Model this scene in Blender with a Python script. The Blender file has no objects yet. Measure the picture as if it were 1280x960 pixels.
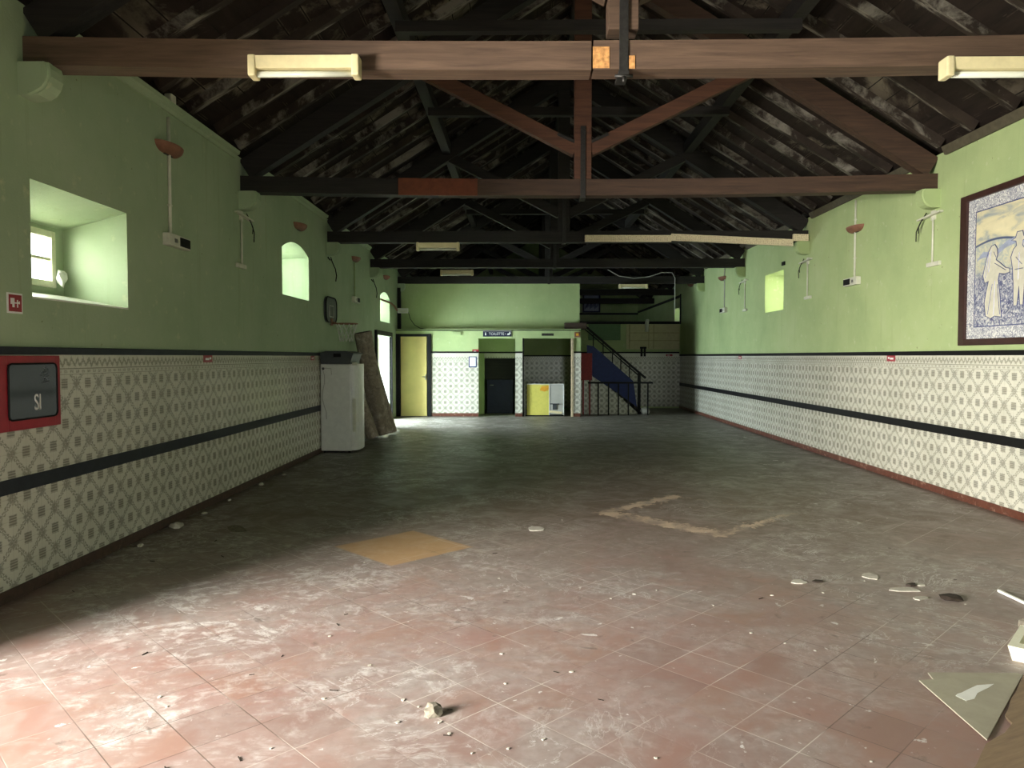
import bpy, bmesh, math, random
from mathutils import Vector, Matrix
C = bpy.context.scene.collection
SC = bpy.context.scene
R = math.radians

# ------------------------------------------------------------------ camera, sky, lights, exposure
cam_d = bpy.data.cameras.new('camera'); cam = bpy.data.objects.new('camera', cam_d); C.objects.link(cam)
cam_d.sensor_width = 36; cam_d.lens = 933.8 / 1280 * 36; cam_d.clip_start = .05; cam_d.clip_end = 200
cam.location = (0, 0, 1.6); cam.rotation_euler = (math.pi/2 - .0368, 0, .0135)
SC.camera = cam
W = bpy.data.worlds.new('sky'); SC.world = W; W.use_nodes = True
bg = W.node_tree.nodes['Background']; bg.inputs[0].default_value = (.93, 1.0, .98, 1); bg.inputs[1].default_value = 7.0

def area(name, loc, target, sx, sy, power, col, spread=180):
    d = bpy.data.lights.new(name, 'AREA'); d.shape = 'RECTANGLE'; d.size = sx; d.size_y = sy
    d.energy = power; d.color = col; d.spread = R(spread)
    o = bpy.data.objects.new(name, d); C.objects.link(o); o.location = loc
    o.rotation_euler = (Vector(target) - Vector(loc)).to_track_quat('-Z', 'Y').to_euler()
    return o
area('daylight_side_doorway', (-6.2, -.6, 2.0), (-1.0, 4.2, .6), 2.0, 2.4, 3100, (1.0, .96, .87))
area('fill_rear_doorway', (2.2, -4.4, 1.6), (-1.5, 8.0, 1.9), 1.6, 2.0, 90, (.93, .98, 1.0))  # unseen lamp added behind the camera as fill for the left wall
area('daylight_far_door', (-4.7, 18.1, 1.5), (0.0, 19.2, .0), 1.6, 2.2, 760, (.78, .94, 1.0))
area('daylight_near_window', (-4.25, 5.6, 2.6), (-3.3, 6.0, 2.45), .9, .7, 190, (.98, 1.0, .86))
area('daylight_arched_window', (-4.25, 11.0, 3.0), (-3.3, 11.5, 2.8), .9, .7, 85, (.93, 1.0, .92))
area('daylight_last_window', (-4.25, 18.2, 2.9), (-3.3, 18.7, 2.7), .9, .7, 80, (.93, 1.0, .92))
area('daylight_right_window', (5.8, 14.5, 3.0), (4.8, 14.9, 2.8), .8, .7, 55, (1.0, 1.0, .78))
area('daylight_upper_window', (5.9, 23.7, 2.95), (3.5, 25.0, 3.0), .8, .45, 90, (.9, 1.0, 1.0))
area('fill_upper_left_window', (-4.4, 26.6, 3.3), (2.5, 27.5, 3.2), 1.3, .8, 260, (.86, .97, 1.0))  # lamp outside an unseen window, added to brighten the upper floor
SC.view_settings.view_transform = 'Standard'; SC.view_settings.look = 'None'
SC.view_settings.exposure = 0.14; SC.view_settings.gamma = 1.0; SC.view_settings.use_curve_mapping = False

# ------------------------------------------------------------------ helpers
def srgb(r, g, b):
    f = lambda c: (c/12.92 if c <= .04045 else ((c+.055)/1.055)**2.4)
    return (f(r/255), f(g/255), f(b/255), 1)

class MB:
    def __init__(s): s.bm = bmesh.new(); s.mi = 0
    def face(s, pts):
        try:
            f = s.bm.faces.new([s.bm.verts.new(p) for p in pts]); f.material_index = s.mi; return f
        except ValueError: pass
    def box(s, x0, x1, y0, y1, z0, z1, bev=0):
        r = bmesh.ops.create_cube(s.bm, size=1)
        for v in r['verts']:
            v.co = Vector(((x0+x1)/2 + v.co.x*(x1-x0), (y0+y1)/2 + v.co.y*(y1-y0), (z0+z1)/2 + v.co.z*(z1-z0)))
        fs = {f for v in r['verts'] for f in v.link_faces}
        for f in fs: f.material_index = s.mi
        if bev > 0:
            es = list({e for v in r['verts'] for e in v.link_edges})
            q = bmesh.ops.bevel(s.bm, geom=es, offset=bev, segments=2, affect='EDGES', profile=.6)
            for f in q['faces']: f.material_index = s.mi
        return s
    def bar(s, a, b, w, d, up=(0, 0, 1), bev=0):
        # rectangular bar from a to b; w = width across (a-b x up), d = depth along up
        a = Vector(a); b = Vector(b); t = (b-a).normalized(); u = Vector(up)
        n = t.cross(u).normalized(); u = n.cross(t).normalized()
        vs = []
        for p in (a, b):
            for i, j in ((-1, -1), (1, -1), (1, 1), (-1, 1)):
                vs.append(s.bm.verts.new(p + n*(w/2*i) + u*(d/2*j)))
        idx = [(0,1,2,3), (7,6,5,4), (0,4,5,1), (1,5,6,2), (2,6,7,3), (3,7,4,0)]
        fs = [s.bm.faces.new([vs[k] for k in q]) for q in idx]
        for f in fs: f.material_index = s.mi
        if bev > 0:
            es = list({e for f in fs for e in f.edges})
            q = bmesh.ops.bevel(s.bm, geom=es, offset=bev, segments=1, affect='EDGES')
            for f in q['faces']: f.material_index = s.mi
        return s
    def prism(s, pts, axis, a, b):
        # pts in the two other axes (in xyz order), extruded along axis from a to b
        def mk(p, t):
            if axis == 0: return (t, p[0], p[1])
            if axis == 1: return (p[0], t, p[1])
            return (p[0], p[1], t)
        va = [s.bm.verts.new(mk(p, a)) for p in pts]; vb = [s.bm.verts.new(mk(p, b)) for p in pts]
        n = len(pts); fs = []
        fs.append(s.bm.faces.new(va)); fs.append(s.bm.faces.new(vb[::-1]))
        for i in range(n): fs.append(s.bm.faces.new([va[i], vb[i], vb[(i+1) % n], va[(i+1) % n]]))
        for f in fs: f.material_index = s.mi
        return s
    def tube(s, pts, r, n=8, cap=True):
        pts = [Vector(p) for p in pts]; rings = []; m = len(pts)
        rr = r if isinstance(r, (list, tuple)) else [r]*m
        ref = None
        for i, p in enumerate(pts):
            t = (pts[min(i+1, m-1)] - pts[max(i-1, 0)]).normalized()
            if ref is None: ref = Vector((0, 0, 1)) if abs(t.z) < .9 else Vector((1, 0, 0))
            u = t.cross(ref).normalized(); v = u.cross(t).normalized(); ref = v
            rings.append([s.bm.verts.new(p + u*(rr[i]*math.cos(2*math.pi*k/n)) + v*(rr[i]*math.sin(2*math.pi*k/n))) for k in range(n)])
        for A, B in zip(rings, rings[1:]):
            for k in range(n):
                f = s.bm.faces.new([A[k], A[(k+1) % n], B[(k+1) % n], B[k]]); f.smooth = n > 6; f.material_index = s.mi
        if cap:
            for q in (rings[0], rings[-1][::-1]): s.bm.faces.new(q).material_index = s.mi
        return s
    def build(s, name, mat, parent=None, origin=None, smooth=False):
        bmesh.ops.remove_doubles(s.bm, verts=s.bm.verts, dist=1e-5)
        bmesh.ops.recalc_face_normals(s.bm, faces=s.bm.faces)
        o0 = Vector((0, 0, 0))
        if parent is not None:
            q = parent
            while q is not None: o0 += q.location; q = q.parent
        elif origin is not None: o0 = Vector(origin)
        for v in s.bm.verts: v.co -= o0
        me = bpy.data.meshes.new(name); s.bm.to_mesh(me); s.bm.free()
        for m in (mat if isinstance(mat, (list, tuple)) else [mat]): me.materials.append(m)
        if smooth:
            for p in me.polygons: p.use_smooth = True
        o = bpy.data.objects.new(name, me); C.objects.link(o)
        if parent is not None: o.parent = parent
        elif origin is not None: o.location = origin
        return o

def tag(o, label, cat, group=None):
    o['label'] = label; o['category'] = cat
    if group: o['group'] = group
    return o
def thing(name, loc, label, cat, group=None):
    o = bpy.data.objects.new(name, None); C.objects.link(o); o.location = loc
    o.empty_display_size = .1
    return tag(o, label, cat, group)
def struct(o): o['kind'] = 'structure'; return o
def dup(root, delta, label, group=None):
    r = root.copy(); C.objects.link(r); r.location = Vector(root.location) + Vector(delta)
    r['label'] = label
    if group: r['group'] = group
    for ch in list(root.children):
        c = ch.copy(); C.objects.link(c); c.parent = r
        for g in list(ch.children):
            d = g.copy(); C.objects.link(d); d.parent = c
    return r
def text_mesh(txt, size, extr=.001):
    cu = bpy.data.curves.new('lettering', 'FONT'); cu.body = txt; cu.size = size; cu.extrude = extr
    cu.align_x = 'CENTER'; cu.align_y = 'CENTER'
    t = bpy.data.objects.new('lettering', cu); C.objects.link(t)
    bpy.context.view_layer.update()
    me = bpy.data.meshes.new_from_object(t)
    bpy.data.objects.remove(t)
    return me
def lettering(name, txt, size, mat, parent, loc, rot, sx=1):
    me = text_mesh(txt, size); me.materials.clear(); me.materials.append(mat)
    wl = Vector(parent.location); q = parent.parent
    while q is not None: wl += q.location; q = q.parent
    M = Matrix.Translation(Vector(loc) - wl) @ rot.to_4x4() @ Matrix.Diagonal((sx, 1, 1, 1))
    me.transform(M)
    o = bpy.data.objects.new(name, me); C.objects.link(o); o.parent = parent
    return o
# text facing -Y (towards the camera): x right, up z
ROT_FRONT = Matrix(((1, 0, 0), (0, 0, -1), (0, 1, 0)))
# text on left wall facing +X: reading direction +Y
ROT_LEFT = Matrix(((0, 0, 1), (1, 0, 0), (0, 1, 0)))

# ------------------------------------------------------------------ materials
class NT:
    def __init__(s, name):
        m = bpy.data.materials.new(name); m.use_nodes = True; s.m = m; s.t = m.node_tree; s.n = s.t.nodes; s.l = s.t.links
        s.b = s.n['Principled BSDF']; s.tc = None
    def coord(s, out='Object'):
        if s.tc is None: s.tc = s.n.new('ShaderNodeTexCoord')
        return s.tc.outputs[out]
    def link(s, a, b): s.l.new(a, b)
    def set(s, sock, v):
        if hasattr(v, 'is_output'): s.l.new(v, sock)
        else: sock.default_value = v
    def math(s, op, a, b=0.0, c=None, clamp=False):
        n = s.n.new('ShaderNodeMath'); n.operation = op; n.use_clamp = clamp
        s.set(n.inputs[0], a); s.set(n.inputs[1], b)
        if c is not None: s.set(n.inputs[2], c)
        return n.outputs[0]
    def mapping(s, v, scale=(1, 1, 1), rot=(0, 0, 0), loc=(0, 0, 0)):
        n = s.n.new('ShaderNodeMapping'); s.set(n.inputs[0], v)
        n.inputs['Scale'].default_value = scale; n.inputs['Rotation'].default_value = rot; n.inputs['Location'].default_value = loc
        return n.outputs[0]
    def noise(s, v, scale=5, detail=4, rough=.6, dist=0):
        n = s.n.new('ShaderNodeTexNoise'); s.set(n.inputs['Vector'], v)
        n.inputs['Scale'].default_value = scale; n.inputs['Detail'].default_value = detail
        n.inputs['Roughness'].default_value = rough; n.inputs['Distortion'].default_value = dist
        return n.outputs[0]
    def voro(s, v, scale=5, feature='F1'):
        n = s.n.new('ShaderNodeTexVoronoi'); s.set(n.inputs['Vector'], v); n.inputs['Scale'].default_value = scale; n.feature = feature
        return n.outputs[0]
    def ramp(s, f, stops):
        n = s.n.new('ShaderNodeValToRGB'); s.set(n.inputs[0], f)
        e = n.color_ramp.elements
        while len(e) < len(stops): e.new(.5)
        for k, (p, c) in zip(e, stops):
            k.position = p; k.color = c if isinstance(c, tuple) else (c, c, c, 1)
        return n.outputs[0]
    def step(s, f, a, b):
        n = s.n.new('ShaderNodeMapRange'); n.clamp = True; s.set(n.inputs[0], f)
        n.inputs[1].default_value = a; n.inputs[2].default_value = b
        return n.outputs[0]
    def mix(s, f, a, b, mode='MIX'):
        n = s.n.new('ShaderNodeMix'); n.data_type = 'RGBA'; n.blend_type = mode
        s.set(n.inputs[0], f); s.set(n.inputs[6], a); s.set(n.inputs[7], b)
        return n.outputs[2]
    def sep(s, v):
        n = s.n.new('ShaderNodeSeparateXYZ'); s.set(n.inputs[0], v); return n.outputs
    def bump(s, h, strength=.3, dist=.01):
        n = s.n.new('ShaderNodeBump'); n.inputs['Strength'].default_value = strength; n.inputs['Distance'].default_value = dist
        s.set(n.inputs['Height'], h); s.link(n.outputs[0], s.b.inputs['Normal'])
    def done(s, col, rough=.6, spec=.4, metal=0):
        s.set(s.b.inputs['Base Color'], col); s.set(s.b.inputs['Roughness'], rough)
        s.b.inputs['Specular IOR Level'].default_value = spec; s.b.inputs['Metallic'].default_value = metal
        return s.m

def plain(name, c, rough=.5, var=.12, scale=14, spec=.4, metal=0):
    t = NT(name); n = t.noise(t.coord(), scale, 3)
    d = tuple(x*(1-var*2) for x in c[:3]) + (1,); l = tuple(min(1, x*(1+var)) for x in c[:3]) + (1,)
    return t.done(t.ramp(n, [(.3, d), (.7, l)]), rough, spec, metal)

def m_plaster(name, c):
    t = NT(name); co = t.coord()
    n1 = t.noise(co, .9, 5, .65); n2 = t.noise(co, 9, 4, .6)
    col = t.ramp(n1, [(.3, c[0]), (.55, c[1]), (.75, c[2])])
    col = t.mix(t.step(n2, .62, .8), col, srgb(192, 198, 160))
    st = t.noise(t.mapping(co, (6, 6, .4)), 1.5, 4)
    col = t.mix(t.math('MULTIPLY', t.step(st, .58, .75), .3), col, srgb(134, 142, 102))
    sp = t.noise(co, 23, 2, .4)
    col = t.mix(t.step(sp, .76, .8), col, srgb(122, 124, 92))
    t.bump(t.noise(co, 40, 4, .7), .25, .01)
    return t.done(col, .75, .25)

def m_tile(name, ax):
    # azulejo lattice, period .293 m; ax = index of the horizontal axis of the wall
    t = NT(name); co = t.coord(); xyz = t.sep(co)
    u = t.math('DIVIDE', xyz[ax], .293); v = t.math('DIVIDE', t.math('SUBTRACT', xyz[2], .08), .293)
    fr = lambda q: t.math('ABSOLUTE', t.math('SUBTRACT', t.math('FRACT', q), .5))     # 0 at centre .. .5
    def centre_dist(a, b):
        return t.math('MAXIMUM', a, b)
    cu, cv = fr(u), fr(v)
    cu2, cv2 = fr(t.math('ADD', u, .5)), fr(t.math('ADD', v, .5))
    m1 = centre_dist(cu, cv); m2 = centre_dist(cu2, cv2)
    md = t.math('MINIMUM', m1, m2)                                   # chebyshev distance to nearest motif
    wob = t.noise(co, 60, 2, .6)
    md = t.math('ADD', md, t.math('MULTIPLY', t.math('SUBTRACT', wob, .5), .06))
    motif = t.math('SUBTRACT', 1.0, t.step(md, .11, .145))
    # checks in the motif
    chk = t.math('LESS_THAN', t.math('SINE', t.math('MULTIPLY', v, 2*math.pi*16)), .55)
    motif = t.math('MULTIPLY', motif, t.math('ADD', .45, t.math('MULTIPLY', chk, .55)))
    # leaf chains along the diagonals midway between motifs, crossing in small stars
    man = t.math('ADD', cu, cv)
    w2 = t.noise(co, 48, 3, .65)
    ww = t.math('MULTIPLY', t.math('SUBTRACT', w2, .5), .22)
    dl = t.math('ABSOLUTE', t.math('ADD', t.math('SUBTRACT', man, .5), ww))
    strand = t.math('SUBTRACT', 1.0, t.step(t.math('ABSOLUTE', t.math('SUBTRACT', dl, .052)), .018, .04))
    beads = t.math('ABSOLUTE', t.math('SINE', t.math('MULTIPLY', t.math('SUBTRACT', cu, cv), 2*math.pi*3)))
    lat = t.math('MULTIPLY', strand, t.step(beads, .30, .55))
    knots = t.math('MULTIPLY', t.math('SUBTRACT', 1.0, t.step(dl, .02, .05)), t.math('SUBTRACT', 1.0, t.step(beads, .3, .5)))
    e1 = t.math('SUBTRACT', .5, cu)                                   # star centres at (cu=.5, cv=0) and (0,.5)
    r1 = t.math('ADD', e1, cv); r2 = t.math('ADD', cu, t.math('SUBTRACT', .5, cv))
    rs = t.math('MINIMUM', r1, r2)
    star = t.math('MULTIPLY', t.math('SUBTRACT', 1.0, t.step(rs, .14, .21)), t.step(w2, .38, .50))
    main = t.math('MAXIMUM', t.math('MAXIMUM', motif, t.math('MULTIPLY', lat, .85)), t.math('MAXIMUM', t.math('MULTIPLY', knots, .8), t.math('MULTIPLY', star, .75)))
    z = xyz[2]
    # top border (z>1.47): scrolls
    h1 = t.math('MULTIPLY', t.math('SINE', t.math('MULTIPLY', u, 2*math.pi*4)), .02)
    sc = t.math('ABSOLUTE', t.math('SUBTRACT', t.math('SUBTRACT', z, 1.557), h1))
    b1 = t.math('SUBTRACT', 1.0, t.step(t.math('ADD', sc, t.math('MULTIPLY', t.math('SUBTRACT', wob, .5), .09)), .010, .022))
    dots = t.math('GREATER_THAN', t.math('SINE', t.math('MULTIPLY', u, 2*math.pi*4)), -.2)
    b2 = t.math('MULTIPLY', t.math('MULTIPLY', t.math('LESS_THAN', t.math('ABSOLUTE', t.math('SUBTRACT', z, 1.489)), .011), dots), .8)
    bord = t.math('MAXIMUM', t.math('MULTIPLY', b1, .8), t.math('MULTIPLY', b2, t.step(wob, .3, .6)))
    ln = t.math('LESS_THAN', t.math('MINIMUM', t.math('ABSOLUTE', t.math('SUBTRACT', z, 1.51)), t.math('ABSOLUTE', t.math('SUBTRACT', z, 1.466))), .004)
    bord = t.math('MAXIMUM', bord, t.math('MULTIPLY', ln, .9))
    isb = t.math('GREATER_THAN', z, 1.466)
    pat = t.math('ADD', t.math('MULTIPLY', main, t.math('SUBTRACT', 1.0, isb)), t.math('MULTIPLY', bord, isb))
    base = t.ramp(t.noise(co, 2.2, 4), [(.3, srgb(192, 190, 174)), (.7, srgb(210, 207, 192))])
    col = t.mix(t.math('MULTIPLY', pat, .72), base, t.ramp(t.noise(co, 5, 2), [(.35, srgb(88, 88, 80)), (.65, srgb(104, 98, 82))]))
    # joints
    j = t.math('MINIMUM', fr(t.math('ADD', t.math('MULTIPLY', u, 2), .5)), fr(t.math('ADD', t.math('MULTIPLY', v, 2), .5)))
    col = t.mix(t.math('MULTIPLY', t.math('LESS_THAN', j, .008), .35), col, srgb(120, 112, 95))
    t.bump(t.math('MULTIPLY', t.step(j, 0, .03), 1.0), .3, .002)
    return t.done(col, .24, .45)

def m_floor():
    t = NT('worn_terracotta_floor'); co = t.coord(); xyz = t.sep(co)
    x, y = xyz[0], xyz[1]
    T = .29*math.sqrt(2)
    u = t.math('DIVIDE', t.math('ADD', x, y), T); v = t.math('DIVIDE', t.math('ADD', t.math('SUBTRACT', y, x), -.22), T)
    fr = lambda q: t.math('SUBTRACT', .5, t.math('ABSOLUTE', t.math('SUBTRACT', t.math('FRACT', q), .5)))
    gu, gv = fr(u), fr(v)
    cmb = t.n.new('ShaderNodeCombineXYZ'); t.set(cmb.inputs[0], t.math('FLOOR', u)); t.set(cmb.inputs[1], t.math('FLOOR', v))
    wn = t.n.new('ShaderNodeTexWhiteNoise'); wn.noise_dimensions = '3D'; t.link(cmb.outputs[0], wn.inputs['Vector'])
    n1 = t.noise(co, .55, 6, .65, .4); n2 = t.noise(co, 2.6, 6, .68, .8); n3 = t.noise(co, 13, 5, .65, .3); n4 = t.noise(co, .28, 3, .5)
    red = t.ramp(wn.outputs[0], [(0, srgb(130, 104, 96)), (.5, srgb(144, 114, 106)), (1, srgb(140, 110, 98))])
    dust = t.ramp(n3, [(.3, srgb(134, 122, 116)), (.7, srgb(160, 150, 145))])
    dk = t.math('ADD', t.math('MULTIPLY', n1, .6), t.math('MULTIPLY', n2, .4))
    # more dust towards the right of the hall, bare tile towards the left near part
    lr = t.math('MULTIPLY', t.step(y, 4.2, 8.5), .16)
    col = t.mix(t.step(t.math('ADD', dk, lr), .40, .60), red, dust)
    # greenish grime further down the hall; its darkening also paints in light falloff
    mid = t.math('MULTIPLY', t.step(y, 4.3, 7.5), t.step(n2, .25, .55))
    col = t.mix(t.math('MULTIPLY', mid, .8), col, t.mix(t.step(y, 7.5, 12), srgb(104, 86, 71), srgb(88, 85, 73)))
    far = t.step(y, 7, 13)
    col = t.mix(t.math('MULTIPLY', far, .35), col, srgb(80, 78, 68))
    # wandering plaster smears
    smear = t.noise(t.mapping(co, (1, 1.0, 1)), 1.5, 8, .66, 1.6)
    s1 = t.math('SUBTRACT', 1.0, t.step(t.math('ABSOLUTE', t.math('SUBTRACT', smear, .5)), .002, .009))
    s1 = t.math('MULTIPLY', s1, t.step(n1, .46, .62))
    blob = t.math('MULTIPLY', t.step(t.noise(co, 6.2, 5, .62, .5), .665, .685), t.step(n4, .42, .52))
    spk = t.math('MULTIPLY', t.step(t.noise(co, 30, 2, .5), .70, .72), t.step(n2, .42, .6))
    sw = t.noise(t.mapping(co, (1.0, 1.5, 1), (0, 0, .5)), 1.15, 7, .62, 2.2)
    s2 = t.math('MULTIPLY', t.math('SUBTRACT', 1.0, t.step(t.math('ABSOLUTE', t.math('SUBTRACT', sw, .56)), .005, .05)), t.step(n3, .42, .6))
    s2 = t.math('MULTIPLY', s2, t.step(n1, .40, .55))
    s1 = t.math('MAXIMUM', s1, t.math('MULTIPLY', s2, t.math('ADD', .28, t.math('MULTIPLY', t.step(x, .3, -1.6), .6))))
    white = t.math('MAXIMUM', t.math('MULTIPLY', s1, .65), t.math('MAXIMUM', t.math('MULTIPLY', blob, .7), t.math('MULTIPLY', spk, .55)))
    col = t.mix(white, col, srgb(210, 207, 203))
    # dark stains
    ds = t.math('MULTIPLY', t.step(t.noise(co, 6.5, 5, .6, .5), .64, .72), .5)
    col = t.mix(ds, col, srgb(72, 60, 50))
    # one cleaner ochre square and a rough pale one
    def sq(cx, cy, r, soft):
        d = t.math('ADD', t.math('ABSOLUTE', t.math('SUBTRACT', x, cx)), t.math('ABSOLUTE', t.math('SUBTRACT', y, cy)))
        return t.math('SUBTRACT', 1.0, t.step(t.math('ADD', d, t.math('MULTIPLY', t.math('SUBTRACT', n3, .5), soft)), r-.02, r+.02))
    col = t.mix(t.math('MULTIPLY', sq(-1.0, 6.22, .58, .03), .8), col, srgb(178, 142, 98))
    ring = t.math('SUBTRACT', sq(1.75, 7.6, 1.02, .5), sq(1.85, 7.65, .86, .7), clamp=True)
    col = t.mix(t.math('MULTIPLY', ring, t.step(n2, .38, .55)), col, srgb(190, 168, 146))
    # grout, visible only here and there
    gl = t.math('MINIMUM', gu, gv)
    g = t.math('MULTIPLY', t.math('SUBTRACT', 1.0, t.step(gl, .004, .011)), t.step(t.noise(co, 1.1, 3, .6), .42, .56))
    gd = t.step(t.noise(co, .8, 2), .5, .54)
    col = t.mix(t.math('MULTIPLY', g, .8), col, t.mix(gd, srgb(196, 186, 176), srgb(84, 70, 62)))
    hgt = t.math('ADD', t.math('MULTIPLY', t.step(gl, 0, .012), .3), t.math('MULTIPLY', n3, .5))
    t.bump(hgt, .25, .006)
    rg = t.ramp(n2, [(.3, .36), (.7, .6)])
    return t.done(col, rg, .5)

def m_wood(name, c0, c1, pale, amt=.6, stretch=(.6, 9, 9), rough=.65, vary=False):
    t = NT(name); co = t.coord()
    if vary:                                                   # every copy of the timber gets its own grain
        oi = t.n.new('ShaderNodeObjectInfo'); va = t.n.new('ShaderNodeVectorMath'); va.operation = 'MULTIPLY_ADD'
        t.link(oi.outputs['Location'], va.inputs[0]); va.inputs[1].default_value = (3.7, 2.3, 5.1); t.link(co, va.inputs[2]); co = va.outputs[0]
    g = t.noise(t.mapping(co, stretch), 3, 5, .65, .4)
    col = t.ramp(g, [(.3, c0), (.7, c1)])
    p = t.math('MULTIPLY', t.step(t.noise(t.mapping(co, tuple(q*.5 for q in stretch)), 2.6, 6, .7, .5), amt, amt+.12), .8)
    col = t.mix(p, col, pale)
    t.bump(g, .3, .006)
    return t.done(col, rough, .3)

def m_deck():
    t = NT('dark_roof_boards'); co = t.coord(); xyz = t.sep(co)
    g = t.noise(t.mapping(co, (3, .5, 3)), 3, 5, .65)
    col = t.ramp(g, [(.3, srgb(30, 24, 21)), (.7, srgb(48, 39, 33))])
    n = t.noise(co, 1.1, 6, .66, .5); n2 = t.noise(co, .5, 2)
    p = t.math('MULTIPLY', t.step(n, .545, .64), t.step(n2, .42, .56))
    col = t.mix(t.math('MULTIPLY', p, .6), col, srgb(144, 134, 116))
    q = t.math('SUBTRACT', .5, t.math('ABSOLUTE', t.math('SUBTRACT', t.math('FRACT', t.math('DIVIDE', xyz[0], .21)), .5)))
    col = t.mix(t.math('MULTIPLY', t.math('LESS_THAN', q, .025), t.step(n, .44, .55)), col, srgb(20, 16, 14))
    e = t.math('MULTIPLY', t.math('LESS_THAN', t.math('ABSOLUTE', t.math('SUBTRACT', q, .05)), .02), t.step(t.noise(co, 2.1, 4), .52, .57))
    col = t.mix(t.math('MULTIPLY', e, .2), col, srgb(140, 126, 106))
    return t.done(col, .8, .2)

def m_glass():
    t = NT('window_glass'); t.b.inputs['Transmission Weight'].default_value = 1.0
    t.b.inputs['Base Color'].default_value = (.95, .98, .97, 1); t.b.inputs['Roughness'].default_value = .02; t.b.inputs['IOR'].default_value = 1.02
    return t.m

def m_mural():
    t = NT('blue_and_white_tile_painting'); co = t.coord(); xyz = t.sep(co)
    z = xyz[2]
    n = t.noise(co, 13, 6, .7, 1.2); nf = t.noise(co, 26, 5, .7, 1.4); nc = t.noise(t.mapping(co, (1, 1, 3.2)), 2.4, 4, .6, .6)
    sky = t.ramp(nc, [(.35, srgb(150, 160, 165)), (.5, srgb(214, 206, 170)), (.75, srgb(232, 222, 184))])
    hill = t.math('ADD', 1.02, t.math('MULTIPLY', t.math('SINE', t.math('MULTIPLY', xyz[1], 3.4)), .07))
    hl = t.math('ABSOLUTE', t.math('SUBTRACT', z, hill))
    field = t.ramp(nf, [(.40, srgb(74, 78, 108)), (.5, srgb(136, 140, 162)), (.58, srgb(214, 212, 206))])
    hills = t.ramp(n, [(.35, srgb(150, 165, 172)), (.6, srgb(214, 208, 176))])
    col = t.mix(t.step(z, .70, .80), field, hills)
    col = t.mix(t.math('GREATER_THAN', z, hill), col, sky)
    col = t.mix(t.math('SUBTRACT', 1.0, t.step(hl, .006, .016)), col, srgb(70, 84, 120))
    fl = t.math('MULTIPLY', t.step(n, .56, .64), t.math('SUBTRACT', 1.0, t.step(z, .74, .92)))
    col = t.mix(fl, col, srgb(70, 72, 118))
    return t.done(col, .3, .45)
def m_mural_border():
    t = NT('scrollwork_tile_border'); co = t.coord()
    n = t.noise(co, 17, 5, .65, 2.2); a = t.math('ABSOLUTE', t.math('SUBTRACT', n, .5))
    col = t.ramp(a, [(.006, srgb(80, 84, 112)), (.03, srgb(160, 162, 174)), (.06, srgb(224, 223, 218))])
    return t.done(col, .3, .45)
def m_perf():
    t = NT('perforated_beige_metal'); co = t.coord()
    v = t.n.new('ShaderNodeTexVoronoi'); t.link(t.mapping(co, (42, 1, 42)), v.inputs['Vector']); v.inputs['Scale'].default_value = 1; v.inputs['Randomness'].default_value = .25
    hole = t.math('LESS_THAN', v.outputs['Distance'], .27)
    return t.done(t.mix(hole, srgb(234, 220, 188), srgb(168, 140, 104)), .5, .4)
def m_carpet():
    t = NT('mottled_brown_carpet_backing'); co = t.coord()
    n = t.noise(co, 11, 6, .7, .6)
    col = t.ramp(n, [(.3, srgb(118, 108, 96)), (.55, srgb(160, 148, 132)), (.72, srgb(198, 188, 174))])
    t.bump(t.noise(co, 60, 3), .4, .01)
    return t.done(col, .9, .1)

PL = m_plaster('green_plaster', (srgb(156, 174, 124), srgb(170, 186, 133), srgb(178, 191, 143)))
PLS = m_plaster('sage_plaster_light_shift', (srgb(152, 170, 138), srgb(164, 180, 148), srgb(172, 184, 156)))  # same paint as the right wall, hue shifted for this side's light
TILE_Y = m_tile('lattice_wall_tile_side', 1); TILE_X = m_tile('lattice_wall_tile_end', 0)
FLOOR = m_floor(); DECK = m_deck()
BEAM = m_wood('brown_painted_timber', srgb(76, 60, 50), srgb(106, 85, 70), srgb(150, 130, 110), .70)
BEAM2 = m_wood('red_brown_timber', srgb(56, 43, 36), srgb(80, 60, 48), srgb(120, 100, 84), .74)
STRUT = m_wood('red_brown_strut_timber', srgb(72, 48, 38), srgb(100, 66, 50), srgb(120, 100, 84), .76)
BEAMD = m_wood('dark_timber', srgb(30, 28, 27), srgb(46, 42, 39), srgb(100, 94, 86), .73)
RAFT = m_wood('worn_rafter_timber', srgb(36, 30, 26), srgb(62, 52, 44), srgb(152, 146, 134), .50, (1.1, 5, 1.1), .7, True)
PATCH = plain('fresh_red_brown_board', srgb(112, 58, 36), .6)
DARKTRIM = plain('dark_slate_trim', srgb(40, 43, 50), .5, spec=.3)
BLACK = plain('black_paint', srgb(20, 19, 20), .6, spec=.2)
SKIRT = m_wood('red_skirting', srgb(80, 46, 36), srgb(100, 60, 46), srgb(164, 134, 116), .55, (6, 6, 6), .5)
SKIRTD = m_wood('dirty_dark_skirting', srgb(62, 50, 44), srgb(86, 66, 56), srgb(150, 130, 112), .62, (6, 6, 6), .6)
CREAM = plain('cream_enamel', srgb(226, 212, 168), .4, .05)
TUBE = plain('frosted_tube', srgb(214, 216, 200), .25, .03)
WHITE = plain('white_enamel', srgb(222, 222, 216), .3, .04)
WHITED = plain('off_white_plastic', srgb(206, 206, 188), .5, .06)
TERRA = plain('terracotta', srgb(134, 92, 72), .7)
REDP = plain('red_enamel', srgb(150, 38, 50), .35, .08)
REDD = plain('dull_red_board', srgb(140, 42, 44), .6)
GLASSD = plain('smoked_glass', srgb(40, 41, 44), .08, .1, 3, .7)
GLASS = m_glass()
FRAME = plain('pale_window_paint', srgb(214, 216, 188), .45, .05)
YDOOR = plain('pale_yellow_door_paint', srgb(214, 196, 122), .5, .06, 2)
YEL = plain('lemon_yellow_board', srgb(212, 202, 100), .5, .04)
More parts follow.
